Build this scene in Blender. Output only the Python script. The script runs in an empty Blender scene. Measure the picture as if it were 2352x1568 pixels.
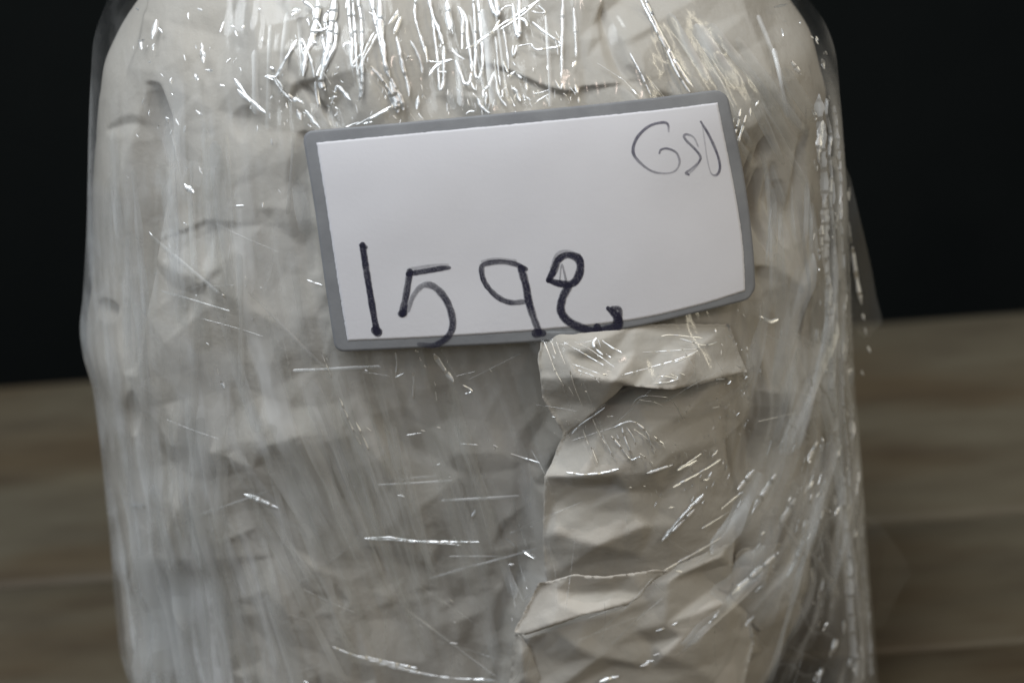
import bpy, math, random
import numpy as np
from mathutils import Vector, Matrix
from mathutils.geometry import delaunay_2d_cdt

random.seed(7); RNG = np.random.default_rng(7)
SC = bpy.context.scene
COL = SC.collection
R = math.radians

# ------------------------------------------------------------------ camera
W, H = 2352.0, 1568.0                    # picture units used for measuring
LENS, PITCH, ROLL, DIST, CAM_H = 70.0, R(22), R(4.2), 0.33, 0.235
fwd = np.array([0, math.cos(PITCH), -math.sin(PITCH)])
R0 = np.array([1.0, 0, 0]); U0 = np.array([0, math.sin(PITCH), math.cos(PITCH)])
RT = R0 * math.cos(ROLL) - U0 * math.sin(ROLL)
UP = R0 * math.sin(ROLL) + U0 * math.cos(ROLL)
FRONT = np.array([0, -0.05, CAM_H - DIST * math.sin(PITCH)])
CAM = FRONT - fwd * DIST
cd = bpy.data.cameras.new('camera'); co = bpy.data.objects.new('camera', cd); COL.objects.link(co)
m = Matrix.Identity(4)
for i in range(3):
    m[i][0], m[i][1], m[i][2], m[i][3] = RT[i], UP[i], -fwd[i], CAM[i]
co.matrix_world = m
cd.lens = LENS; cd.sensor_width = 36; cd.clip_start = 0.01; cd.clip_end = 50
cd.dof.use_dof = True; cd.dof.focus_distance = DIST - 0.001; cd.dof.aperture_fstop = 14.0
cd.dof.aperture_blades = 0
SC.camera = co

# ------------------------------------------------------------------ world, lamps, exposure
wd = bpy.data.worlds.new('World'); SC.world = wd; wd.use_nodes = True
wd.node_tree.nodes['Background'].inputs[0].default_value = (0.80, 0.90, 1.0, 1)
wd.node_tree.nodes['Background'].inputs[1].default_value = 0.06
AIM = Vector((0, -0.03, 0.10))
LAMPS = {}
def lamp(name, loc, size, size_y, power, col):
    ld = bpy.data.lights.new(name, 'AREA'); ld.shape = 'RECTANGLE'
    ld.size, ld.size_y, ld.energy, ld.color = size, size_y, power, col
    o = bpy.data.objects.new(name, ld); COL.objects.link(o)
    o.location = loc
    o.rotation_euler = (AIM - Vector(loc)).to_track_quat('-Z', 'Y').to_euler()
    LAMPS[name] = np.array(loc)
lamp('overhead_window_lamp', (-0.28, -0.40, 1.08), 0.70, 0.40, 9.8, (0.90, 0.955, 1.0))
lamp('added_glint_lamp', (-0.30, -0.95, 0.78), 0.24, 0.50, 2.3, (0.86, 0.94, 1.0))  # added cool lamp, no real window there: gives film glints and frontal fill
lamp('warm_tube_lamp', (0.85, -0.45, 0.60), 0.09, 0.70, 2.7, (1.0, 0.91, 0.70))
lamp('left_window_lamp', (-1.05, -0.35, 0.35), 0.60, 0.60, 1.1, (0.80, 0.90, 1.0))
lamp('small_pink_lamp', (0.35, -0.80, 0.75), 0.06, 0.06, 0.5, (1.0, 0.80, 0.70))

SC.view_settings.view_transform = 'Standard'; SC.view_settings.look = 'None'
SC.view_settings.exposure = 0.13; SC.view_settings.gamma = 1
cy = SC.cycles
SC.render.engine = 'CYCLES'
cy.use_denoising = True
cy.max_bounces = 12; cy.transparent_max_bounces = 24; cy.diffuse_bounces = 4; cy.glossy_bounces = 4
cy.caustics_reflective = False; cy.caustics_refractive = False
cy.sample_clamp_indirect = 4

# ------------------------------------------------------------------ numeric helpers
def ray(px, py):
    px = np.asarray(px, float); py = np.asarray(py, float)
    a = (px - W / 2) / W * 36 / LENS; b = -(py - H / 2) / W * 36 / LENS
    return fwd + a[..., None] * RT + b[..., None] * UP
def unproj_y(px, py, y):
    d = ray(px, py); t = (y - CAM[1]) / d[..., 1]
    return CAM + d * t[..., None]
def unproj_z(px, py, z):
    d = ray(px, py); t = (z - CAM[2]) / d[..., 2]
    return CAM + d * t[..., None]
def proj(P):
    q = P - CAM; dz = q @ fwd
    return W / 2 + (q @ RT) / dz * LENS / 36 * W, H / 2 - (q @ UP) / dz * LENS / 36 * W
# relief maps live on a grid of picture units spread over the parcel's front
S, X0, Y0 = 3.0, -150.0, -240.0
NX, NY = int(2650 / S), int(2040 / S)
GX, GY = np.meshgrid(X0 + S * np.arange(NX), Y0 + S * np.arange(NY))
fx = np.fft.rfftfreq(NX)[None, :]; fy = np.fft.fftfreq(NY)[:, None]
def blur(a, sx, sy=None):
    sx = sx / S; sy = sx if sy is None else sy / S

    return np.fft.irfft2(np.fft.rfft2(a) * np.exp(-2 * math.pi ** 2 * ((fx * sx) ** 2 + (fy * sy) ** 2)), s=a.shape)
def noise(sx, sy=None):
    n = blur(RNG.standard_normal((NY, NX)), sx, sy)
    return n / n.std()
def sample(M, px, py):
    x = np.clip((px - X0) / S, 0, NX - 1.001); y = np.clip((py - Y0) / S, 0, NY - 1.001)
    i = x.astype(int); j = y.astype(int); u = x - i; v = y - j
    return (M[j, i] * (1 - u) + M[j, i + 1] * u) * (1 - v) + (M[j + 1, i] * (1 - u) + M[j + 1, i + 1] * u) * v
def smooth(e0, e1, x):
    t = np.clip((x - e0) / (e1 - e0), 0, 1); return t * t * (3 - 2 * t)
def polyline(pts, step=4.0):
    """Catmull-Rom through the points, resampled evenly"""
    p = np.asarray(pts, float)
    if len(p) == 2:
        n = max(2, int(np.hypot(*(p[1] - p[0])[:2]) / step) + 1)
        return p[0] + (p[1] - p[0]) * np.linspace(0, 1, n)[:, None]
    q = np.vstack([2 * p[0] - p[1], p, 2 * p[-1] - p[-2]])
    out = []
    for k in range(1, len(q) - 2):
        n = max(2, int(np.hypot(*(q[k + 1] - q[k])[:2]) / step) + 1)
        t = np.linspace(0, 1, n, endpoint=(k == len(q) - 3))[:, None]
        a, b, c, d = q[k - 1], q[k], q[k + 1], q[k + 2]
        out.append(.5 * (2 * b + (c - a) * t + (2 * a - 5 * b + 4 * c - d) * t ** 2 + (3 * b - a - 3 * c + d) * t ** 3))
    return np.vstack(out)
def dist_line(pts, pad=140):
    """distance and signed side to a polyline on the grid (only near it)"""
    p = np.asarray(pts, float)
    D = np.full((NY, NX), 1e6); SD = np.zeros((NY, NX))
    j0 = max(0, int((p[:, 1].min() - pad - Y0) / S)); j1 = min(NY, int((p[:, 1].max() + pad - Y0) / S))
    i0 = max(0, int((p[:, 0].min() - pad - X0) / S)); i1 = min(NX, int((p[:, 0].max() + pad - X0) / S))
    gx, gy = GX[j0:j1, i0:i1], GY[j0:j1, i0:i1]
    d = np.full(gx.shape, 1e6); sd = np.zeros(gx.shape)
    for a, b in zip(p[:-1], p[1:]):
        e = b - a; L2 = max(e @ e, 1e-9)
        t = np.clip(((gx - a[0]) * e[0] + (gy - a[1]) * e[1]) / L2, 0, 1)
        dx, dy = gx - a[0] - t * e[0], gy - a[1] - t * e[1]
        k = np.hypot(dx, dy); c = np.sign(e[0] * (gy - a[1]) - e[1] * (gx - a[0]))
        s = k < d; d[s] = k[s]; sd[s] = c[s]
    D[j0:j1, i0:i1] = d; SD[j0:j1, i0:i1] = sd
    return D, SD
def inside(poly, px, py):
    p = np.asarray(poly, float); c = np.zeros(px.shape, bool); j = len(p) - 1
    for i in range(len(p)):
        a, b = p[i], p[j]
        if a[1] != b[1]:
            k = ((a[1] > py) != (b[1] > py)) & (px < (b[0] - a[0]) * (py - a[1]) / (b[1] - a[1]) + a[0])
            c ^= k
        j = i
    return c

# ------------------------------------------------------------------ object helpers
def mesh_obj(name, V, F, mat, parent=None, smooth_=True, attrs=None, mats=None, matidx=None):
    me = bpy.data.meshes.new(name)
    V = np.asarray(V, np.float32); 
    F = [np.asarray(F)] if not isinstance(F, list) else F
    n = sum(f.shape[0] for f in F); nl = sum(f.size for f in F)
    me.vertices.add(len(V)); me.vertices.foreach_set('co', V.ravel())
    me.loops.add(nl); me.polygons.add(n)
    me.loops.foreach_set('vertex_index', np.concatenate([f.ravel() for f in F]).astype(np.int32))
    tot = np.concatenate([np.full(f.shape[0], f.shape[1]) for f in F]).astype(np.int32)
    me.polygons.foreach_set('loop_start', np.concatenate([[0], np.cumsum(tot)[:-1]]).astype(np.int32))
    me.update(calc_edges=True); me.validate()
    if smooth_:
        me.polygons.foreach_set('use_smooth', np.ones(n, bool))
    for k, v in (attrs or {}).items():
        a = me.attributes.new(k, 'FLOAT', 'POINT'); a.data.foreach_set('value', np.asarray(v, np.float32).ravel())
    for mm in (mats or [mat]):
        me.materials.append(mm)
    if matidx is not None:
        me.polygons.foreach_set('material_index', np.asarray(matidx, np.int32))
    o = bpy.data.objects.new(name, me); COL.objects.link(o)
    if parent is not None: o.parent = parent
    return o
def thing(name, label, cat, loc=(0, 0, 0), group=None):
    o = bpy.data.objects.new(name, None); COL.objects.link(o); o.empty_display_size = .02
    o.location = loc; o['label'] = label; o['category'] = cat
    if group: o['group'] = group
    return o
def grid_faces(nr, nc, wrap=False):
    r = np.arange(nr - 1)[:, None]; c = np.arange(nc if wrap else nc - 1)[None, :]
    c2 = (c + 1) % nc
    return np.stack([r * nc + c, r * nc + c2, (r + 1) * nc + c2, (r + 1) * nc + c], -1).reshape(-1, 4)

# ------------------------------------------------------------------ materials
def newmat(name):
    mt = bpy.data.materials.new(name); mt.use_nodes = True
    nt = mt.node_tree; nt.nodes.clear()
    out = nt.nodes.new('ShaderNodeOutputMaterial')
    return mt, nt, out
class NT:
    def __init__(s, nt): s.nt = nt
    def n(s, t, **kw):
        x = s.nt.nodes.new(t)
        for k, v in kw.items():
            if k.startswith('i_'):
                x.inputs[int(k[2:])].default_value = v
            else: setattr(x, k, v)
        return x
    def l(s, a, b): s.nt.links.new(a, b)
    def math(s, op, a, b=None, c=None, clamp=False):
        x = s.nt.nodes.new('ShaderNodeMath'); x.operation = op; x.use_clamp = clamp
        for i, v in enumerate((a, b, c)):
            if v is None: continue
            if isinstance(v, (int, float)): x.inputs[i].default_value = v
            else: s.l(v, x.inputs[i])
        return x.outputs[0]
    def ramp(s, f, stops):
        x = s.nt.nodes.new('ShaderNodeValToRGB'); e = x.color_ramp.elements
        while len(e) < len(stops): e.new(.5)
        for k, (p, c) in zip(e, stops): k.position = p; k.color = (*c, 1) if len(c) == 3 else c
        s.l(f, x.inputs[0]); return x.outputs[0]
    def noise(s, scale, detail=4, rough=.55, vec=None):
        x = s.n('ShaderNodeTexNoise'); x.inputs['Scale'].default_value = scale
        x.inputs['Detail'].default_value = detail; x.inputs['Roughness'].default_value = rough
        if vec is not None: s.l(vec, x.inputs['Vector'])
        return x.outputs['Fac']
    def objvec(s, scale=(1, 1, 1)):
        t = s.n('ShaderNodeTexCoord'); mp = s.n('ShaderNodeMapping'); mp.inputs['Scale'].default_value = scale
        s.l(t.outputs['Object'], mp.inputs['Vector']); return mp.outputs['Vector']
    def bump(s, h, strength, dist):
        x = s.n('ShaderNodeBump'); x.inputs['Strength'].default_value = strength; x.inputs['Distance'].default_value = dist
        s.l(h, x.inputs['Height']); return x.outputs['Normal']
def principled(name, ramp_stops, scale, rough, bump=None, vecscale=(1, 1, 1), detail=5, spec=.3):
    mt, nt, out = newmat(name); k = NT(nt)
    p = k.n('ShaderNodeBsdfPrincipled'); v = k.objvec(vecscale)
    k.l(k.ramp(k.noise(scale, detail, vec=v), ramp_stops), p.inputs['Base Color'])
    p.inputs['Roughness'].default_value = rough; p.inputs['Specular IOR Level'].default_value = spec
    if bump:
        k.l(k.bump(k.noise(bump[0], 6, vec=v), bump[1], bump[2]), p.inputs['Normal'])
    k.l(p.outputs[0], out.inputs[0]); return mt
def paper_material():
    mt, nt, out = newmat('packing_paper'); k = NT(nt); v = k.objvec()
    c = k.ramp(k.noise(45, 5, vec=v), [(.3, (.500, .461, .410)), (.7, (.560, .519, .466))])
    d = k.n('ShaderNodeBsdfPrincipled'); k.l(c, d.inputs['Base Color'])
    d.inputs['Roughness'].default_value = .62; d.inputs['Specular IOR Level'].default_value = .25
    nb = k.bump(k.math('ADD', k.noise(900, 4, vec=v), k.math('MULTIPLY', k.noise(120, 4, vec=v), 3.0)), .25, .0004)
    k.l(nb, d.inputs['Normal'])
    t = k.n('ShaderNodeBsdfTranslucent'); k.l(c, t.inputs['Color'])
    mx = k.n('ShaderNodeMixShader'); mx.inputs[0].default_value = .12
    k.l(d.outputs[0], mx.inputs[1]); k.l(t.outputs[0], mx.inputs[2]); k.l(mx.outputs[0], out.inputs[0])
    return mt
def film_material(name, rough, refl_min, haze_gain, haze_base, bumpy=0.0, power=4.0):
    """clear plastic film: see-through, mirror-like at a slant, milky where layers pile up (attribute haze)"""
    mt, nt, out = newmat(name); k = NT(nt); v = k.objvec()
    tr = k.n('ShaderNodeBsdfTransparent'); tr.inputs[0].default_value = (.985, .99, .99, 1)
    df = k.n('ShaderNodeBsdfDiffuse'); df.inputs[0].default_value = (.90, .905, .91, 1)
    tl = k.n('ShaderNodeBsdfTranslucent'); tl.inputs[0].default_value = (.90, .905, .91, 1)
    milk = k.n('ShaderNodeMixShader'); milk.inputs[0].default_value = .4
    k.l(df.outputs[0], milk.inputs[1]); k.l(tl.outputs[0], milk.inputs[2])
    a = k.n('ShaderNodeAttribute', attribute_name='haze')
    hz = k.math('ADD', k.math('MULTIPLY', a.outputs['Fac'], haze_gain), haze_base, clamp=True)
    base = k.n('ShaderNodeMixShader'); k.l(hz, base.inputs[0]); k.l(tr.outputs[0], base.inputs[1]); k.l(milk.outputs[0], base.inputs[2])
    gl = k.n('ShaderNodeBsdfGlossy'); gl.inputs['Roughness'].default_value = rough
    gl.inputs['Color'].default_value = (1, 1, 1, 1)
    lw = k.n('ShaderNodeLayerWeight'); lw.inputs['Blend'].default_value = .5
    if bumpy:
        nb = k.bump(k.noise(420, 3, vec=v), bumpy, .0004); k.l(nb, gl.inputs['Normal']); k.l(nb, lw.inputs['Normal'])
    fr = k.math('ADD', k.math('MULTIPLY', k.math('POWER', lw.outputs['Facing'], power), .55), refl_min, clamp=True)
    if name == 'film_crease':
        ga = k.n('ShaderNodeAttribute', attribute_name='gloss'); fr = k.math('MULTIPLY', fr, ga.outputs['Fac'])
    else:
        fr = k.math('ADD', fr, k.math('MULTIPLY', hz, .09), clamp=True)
        k.l(k.math('ADD', k.math('MULTIPLY', hz, .25), rough), gl.inputs['Roughness'])
    fin = k.n('ShaderNodeMixShader'); k.l(fr, fin.inputs[0]); k.l(base.outputs[0], fin.inputs[1]); k.l(gl.outputs[0], fin.inputs[2])
    k.l(fin.outputs[0], out.inputs[0]); return mt
M_PAPER = paper_material()
M_FILM = film_material('stretch_film', .10, .014, 1.0, .012, .10)
M_CREASE = film_material('film_crease', .42, .75, 1.0, .0, 0, 2.0)
M_WHITE = principled('label_paper', [(.35, (.665, .65, .68)), (.65, (.695, .68, .71))], 60, .65, (1500, .12, .0002))
M_GREY = principled('label_grey_print', [(.35, (.200, .202, .214)), (.65, (.248, .250, .260))], 160, .5, (1500, .15, .0002), detail=8)
M_WOODS = []
for i in range(3):
    mt, nt, out = newmat('weathered_wood_%s' % ('ash', 'oak', 'umber')[i]); k = NT(nt)
    v = k.objvec((1, 1, 1)); t = k.n('ShaderNodeTexCoord'); oi = k.n('ShaderNodeObjectInfo')
    mp = k.n('ShaderNodeMapping'); mp.inputs['Scale'].default_value = (14, 48, 48)
    off = k.n('ShaderNodeCombineXYZ'); k.l(k.math('MULTIPLY', oi.outputs['Random'], 40), off.inputs[0]); k.l(off.outputs[0], mp.inputs['Location'])
    k.l(t.outputs['Object'], mp.inputs['Vector'])
    g = k.noise(1.6, 7, .62, mp.outputs['Vector'])
    mp2 = k.n('ShaderNodeMapping'); mp2.inputs['Scale'].default_value = (7, 20, 20); k.l(t.outputs['Object'], mp2.inputs['Vector']); k.l(off.outputs[0], mp2.inputs['Location'])
    g2 = k.noise(1.3, 3, .5, mp2.outputs['Vector'])
    c1 = k.ramp(g, [(.28, (.074, .058, .037)), (.5, (.104, .086, .056)), (.74, (.128, .110, .074))])
    c2 = k.ramp(g2, [(.38, (.74, .60, .46)), (.58, (1, 1, 1))])
    mx = k.n('ShaderNodeMix', data_type='RGBA', blend_type='MULTIPLY'); mx.inputs[0].default_value = .8
    k.l(c1, mx.inputs[6]); k.l(c2, mx.inputs[7])
    p = k.n('ShaderNodeBsdfPrincipled'); k.l(mx.outputs[2], p.inputs['Base Color']); p.inputs['Roughness'].default_value = .7
    k.l(k.bump(g, .4, .001), p.inputs['Normal']); k.l(p.outputs[0], out.inputs[0]); M_WOODS.append(mt)
M_DARK = principled('dark_wall_paint', [(.3, (.028, .032, .031)), (.7, (.036, .040, .038))], 6, .9, (40, .3, .004), spec=.1)
def ink_material(name, col):
    mt, nt, out = newmat(name); k = NT(nt); v = k.objvec()
    p = k.n('ShaderNodeBsdfPrincipled'); p.inputs['Base Color'].default_value = (*col, 1); p.inputs['Roughness'].default_value = .5
    tr = k.n('ShaderNodeBsdfTransparent'); a = k.n('ShaderNodeAttribute', attribute_name='ink_amount')
    grain = k.ramp(k.noise(3200, 3, .6, v), [(.34, (.70,) * 3), (.60, (1,) * 3)])
    f = k.math('MULTIPLY', a.outputs['Fac'], grain, clamp=True)
    mx = k.n('ShaderNodeMixShader'); k.l(f, mx.inputs[0]); k.l(tr.outputs[0], mx.inputs[1]); k.l(p.outputs[0], mx.inputs[2])
    k.l(mx.outputs[0], out.inputs[0]); return mt
M_MARKER = ink_material('black_marker_ink', (.020, .019, .042))
M_PEN = ink_material('blue_black_pen_ink', (.035, .032, .085))

# ------------------------------------------------------------------ setting: dark wall and plank table
def box(x0, x1, y0, y1, z0, z1):
    V = [(x, y, z) for z in (z0, z1) for y in (y0, y1) for x in (x0, x1)]
    return V, np.array([(0, 2, 3, 1), (4, 5, 7, 6), (0, 1, 5, 4), (2, 6, 7, 3), (0, 4, 6, 2), (1, 3, 7, 5)])
V, F = box(-3, 3, 1.9, 2.0, -0.9, 2.5)
o = mesh_obj('wall', V, F, M_DARK, smooth_=False); o['kind'] = 'structure'
table = thing('wooden_table', 'worn grey brown wooden table top of wide planks under the wrapped parcel', 'table', (0, 0, 0))
yf = float(unproj_z(150, 866, 0)[1])
y1 = float(unproj_z(170, 1326, 0)[1]); y2 = float(unproj_z(2200, 1476, 0)[1])
edges = [yf, y1 + .0, y2]
pitch_w = y1 - y2
while edges[-1] > -0.7: edges.append(edges[-1] - random.uniform(.055, .075))
for i, (a, b) in enumerate(zip(edges[:-1], edges[1:])):
    gap = .0012
    nx = 60; xs = np.linspace(-.75, .75, nx); prof = [(-1, -.03), (-1, -.0016), (-.985, -.0004), (-.96, 0), (-.5, 0.0003), (0, 0.0002), (.5, 0), (.96, 0), (.985, -.0004), (1, -.0016), (1, -.03)]
    cyy, hw = (a + b) / 2, (a - b) / 2 - gap
    V = []
    wob = [np.interp(xs, np.linspace(-.75, .75, 12), RNG.normal(0, .0006, 12)) for _ in range(2)]
    for j, x in enumerate(xs):
        for u, z in prof:
            V.append((x, cyy + u * hw + (wob[0][j] if u < 0 else wob[1][j]) * abs(u), z - .0005))
    F = [grid_faces(nx, len(prof)), np.array([list(range(len(prof)))[::-1], [(nx - 1) * len(prof) + q for q in range(len(prof))]])]
    mesh_obj('plank', V, F, M_WOODS[i % 3], table, smooth_=False)

# ------------------------------------------------------------------ the parcel's overall shape
def side(pts, y=-0.010):
    P = unproj_y(np.array([p[0] for p in pts]), np.array([p[1] for p in pts]), y)
    o = np.argsort(P[:, 2]); return P[o, 2], P[o, 0]
PAPER_L = side([(760, -600), (560, -330), (420, -120), (318, 0), (268, 70), (230, 150), (216, 300), (212, 500), (206, 660), (192, 735), (193, 790), (214, 850), (232, 1000), (254, 1200), (272, 1400), (292, 1568), (315, 1900)])
PAPER_R = side([(1350, -600), (1560, -330), (1710, -120), (1815, 0), (1872, 80), (1900, 200), (1912, 400), (1906, 600), (1900, 900), (1893, 1080), (1862, 1250), (1815, 1400), (1760, 1568), (1680, 1900)])
FILM_L = side([(740, -600), (520, -330), (350, -140), (245, 0), (212, 90), (205, 250), (200, 520), (190, 690), (182, 745), (190, 800), (210, 860), (228, 1000), (248, 1200), (262, 1400), (272, 1500), (300, 1568), (330, 1900)])
FILM_R = side([(1380, -600), (1600, -330), (1750, -140), (1845, 0), (1900, 60), (1920, 120), (1932, 260), (1946, 450), (1955, 700), (1966, 900), (1984, 1100), (2000, 1300), (2022, 1568), (2040, 1900)])
def depth_prof(rows):
    P = unproj_y(np.full(len(rows), 1100.), np.array([r[0] for r in rows], float), -0.045)
    o = np.argsort(P[:, 2]); return P[o, 2], np.array([r[1] for r in rows])[o]
DEP = depth_prof([(-600, .006), (-330, .016), (-150, .0275), (0, .0365), (120, .0435), (240, .0480), (360, .0497), (600, .0505), (800, .0505), (1000, .0490), (1250, .0465), (1568, .0430), (1900, .040)])
NEXP = 2.5
def smoothed(tab, sig):
    z = np.linspace(tab[0][0], tab[0][-1], 900); v = np.interp(z, *tab); h = z[1] - z[0]
    k = np.exp(-.5 * (np.arange(-200, 201) * h / sig) ** 2); k /= k.sum()
    return z, np.convolve(np.concatenate([2 * v[0] - v[200:0:-1], v, 2 * v[-1] - v[-2:-202:-1]]), k, 'valid')
DEP = smoothed(DEP, .0075)
PAPER_L, PAPER_R, FILM_L, FILM_R = [smoothed(q, .0013) for q in (PAPER_L, PAPER_R, FILM_L, FILM_R)]
def shape(kind, z):
    L, Rr = (PAPER_L, PAPER_R) if kind == 'paper' else (FILM_L, FILM_R)
    xl = np.interp(z, *L); xr = np.interp(z, *Rr); b = np.interp(z, *DEP)
    if kind == 'film': b = b + .0006
    return (xl + xr) / 2, (xr - xl) / 2, b
def surf(kind, phi, z):
    """point and outward normal direction for angle phi (0 = facing the camera side)"""
    xc, a, b = shape(kind, z)
    s, c = np.sin(phi), np.cos(phi)
    x = xc + a * np.sign(s) * np.abs(s) ** (2 / NEXP); y = -b * np.sign(c) * np.abs(c) ** (2 / NEXP)
    nx = np.sign(s) * np.abs(s) ** (2 - 2 / NEXP) / a; ny = -np.sign(c) * np.abs(c) ** (2 - 2 / NEXP) / b
    l = np.hypot(nx, ny); return np.stack([x, y, z + 0 * x], -1), np.stack([nx / l, ny / l, 0 * x], -1)
ZTOP = float(unproj_y(np.array(1100.), np.array(-600.), -0.02)[2])
def on_parcel(px, py, off, kind='paper'):
    """point on the front of the paper's smooth shape, raised by off metres, seen at a picture position"""
    px = np.asarray(px, float); py = np.asarray(py, float); off = np.broadcast_to(np.asarray(off, float), px.shape)
    d = ray(px, py); y = np.full(px.shape, -.05)
    for _ in range(40):
        t = (y - CAM[1]) / d[..., 1]; P = CAM + d * t[..., None]
        xc, a, b = shape(kind, P[..., 2])
        u = np.clip(np.abs((P[..., 0] - xc) / (a + off)), 0, .995)
        yn = -(b + off) * (1 - u ** NEXP) ** (1 / NEXP)
        y = y * .5 + yn * .5
    t = (y - CAM[1]) / d[..., 1]
    return CAM + d * t[..., None]

# ------------------------------------------------------------------ relief maps (mm), measured in picture units
def region(pts):                                            # soft blobs: (x, y, rx, ry, weight)
    a = np.zeros((NY, NX))
    for x, y, rx, ry, v in pts: a = np.maximum(a, v * np.exp(-(((GX - x) / rx) ** 2 + ((GY - y) / ry) ** 2)))
    return a
def groove(pts, w, depth):
    D, _ = dist_line(polyline(pts)); p0 = np.array(pts[0], float); e = np.array(pts[-1], float) - p0
    t = np.clip(((GX - p0[0]) * e[0] + (GY - p0[1]) * e[1]) / (e @ e), 0, 1)
    return -depth * np.sqrt(np.sin(np.pi * t)) * np.maximum(0, 1 - D / (1.7 * w * (.35 + .65 * np.sin(np.pi * t))))
def lip(pts, h, decay, edge=5):
    """a step: raised on the left of the direction of travel (above, for left-to-right), fading away over decay"""
    D, sd = dist_line(polyline(pts), pad=decay * 3)
    s = np.where(D < 1e5, -sd * D, -1e6)
    return h * smooth(-edge, edge, s) * np.exp(-np.maximum(s, 0) / decay) * (D < decay * 3)
def raster(vv, hh, tris, M):
    for t in tris:
        A, B, C = [np.asarray(vv[i]) for i in t]
        i0, i1 = max(0, int((min(A[0], B[0], C[0]) - X0) / S)), int((max(A[0], B[0], C[0]) - X0) / S) + 2
        j0, j1 = max(0, int((min(A[1], B[1], C[1]) - Y0) / S)), int((max(A[1], B[1], C[1]) - Y0) / S) + 2
        gx, gy = GX[j0:j1, i0:i1], GY[j0:j1, i0:i1]
        den = (B[1] - C[1]) * (A[0] - C[0]) + (C[0] - B[0]) * (A[1] - C[1])
        if abs(den) < 1e-9 or gx.size == 0: continue
        a = ((B[1] - C[1]) * (gx - C[0]) + (C[0] - B[0]) * (gy - C[1])) / den
        b = ((C[1] - A[1]) * (gx - C[0]) + (A[0] - C[0]) * (gy - C[1])) / den
        k_ = (a >= -1e-6) & (b >= -1e-6) & (a + b <= 1 + 1e-6)
        sub = M[j0:j1, i0:i1]; sub[k_] = (a * hh[t[0]] + b * hh[t[1]] + (1 - a - b) * hh[t[2]])[k_]
def facets(sx, sy, amp):
    """crumpled sheet: flat facets between random creases"""
    pts = []
    for y in np.arange(Y0 - sy, Y0 + NY * S + 2 * sy, sy):
        for x in np.arange(X0 - sx, X0 + NX * S + 2 * sx, sx):
            pts.append((x + random.uniform(-.48, .48) * sx, y + random.uniform(-.48, .48) * sy))
    r = delaunay_2d_cdt([Vector(p) for p in pts], [], [], 0, 1e-4)
    vv = [(v.x, v.y) for v in r[0]]; M = np.zeros((NY, NX)); raster(vv, RNG.normal(0, amp, len(vv)), r[2], M)
    return M
paper = (2.0 - .8 * region([(420, 700, 330, 520, 1)])) * facets(125, 190, 1.0) + .55 * facets(60, 95, 1.0) + .02 * noise(9, 14)
paper += .25 * facets(30, 44, 1.0) * smooth(.5, 1.3, noise(110))
paper *= 1 - .8 * smooth(.78, .96, np.abs(GX - 1052 - .045 * GY) / 850)          # facets flatten towards the outline
paper += groove([(350, 190), (338, 330), (318, 600), (300, 860)], 32, 6.5)
paper += groove([(340, 215), (348, 320), (352, 430)], 18, 3.0) + groove([(560, 250), (545, 330)], 22, 1.5) + groove([(690, 310), (700, 480), (720, 640)], 30, 2.2) + groove([(232, 690), (262, 735)], 16, 2.5) + groove([(480, 520), (470, 640)], 16, 1.4)
paper += -5.0 * region([(1000, 1330, 290, 480, 1.25), (1120, 1000, 170, 300, .8)])
paper += groove([(245, 298), (300, 288), (320, 320)], 14, .9)
paper += lip([(430, 528), (470, 514), (520, 518)], .8, 40, 9)
paper += groove([(690, 190), (735, 250), (775, 300)], 9, 1.2)
paper += groove([(640, 90), (650, 130), (690, 190)], 16, .8)
paper += lip([(1120, 150), (1180, 168), (1240, 196), (1300, 214), (1350, 206)], 1.2, 70, 6)
paper += groove([(1385, 20), (1420, 150), (1480, 225)], 15, 1.8)
paper += groove([(1440, 150), (1500, 225), (1560, 235)], 16, 1.5)
for x, yy0, yy1, w_, d_ in ((1752, 390, 575, 7, 2.2), (1771, 360, 590, 6, 2.6), (1786, 410, 560, 5, 2.0), (1803, 400, 600, 7, 3.0), (1822, 380, 540, 5, 2.0), (1836, 420, 575, 8, 3.0), (1856, 300, 560, 6, 2.0), (1796, 318, 392, 9, 2.6)):
    paper += groove([(x, yy0), (x + 5, (yy0 + yy1) / 2), (x - 3, yy1)], w_, d_)
paper += -5.5 * region([(1795, 490, 62, 120, 1)])
paper += groove([(1770, 620), (1800, 760), (1790, 900)], 60, 5)
paper += groove([(1740, 850), (1760, 1000), (1770, 1180)], 40, 4.0)
paper += groove([(1235, 800), (1270, 960), (1225, 1060), (1225, 1300), (1165, 1440), (1150, 1600)], 26, 1.6)
paper += groove([(300, 900), (305, 1000)], 10, 1.6)
paper += groove([(850, 820), (1000, 930), (1150, 900)], 60, .8)
paper = blur(paper, 2.4)

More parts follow.
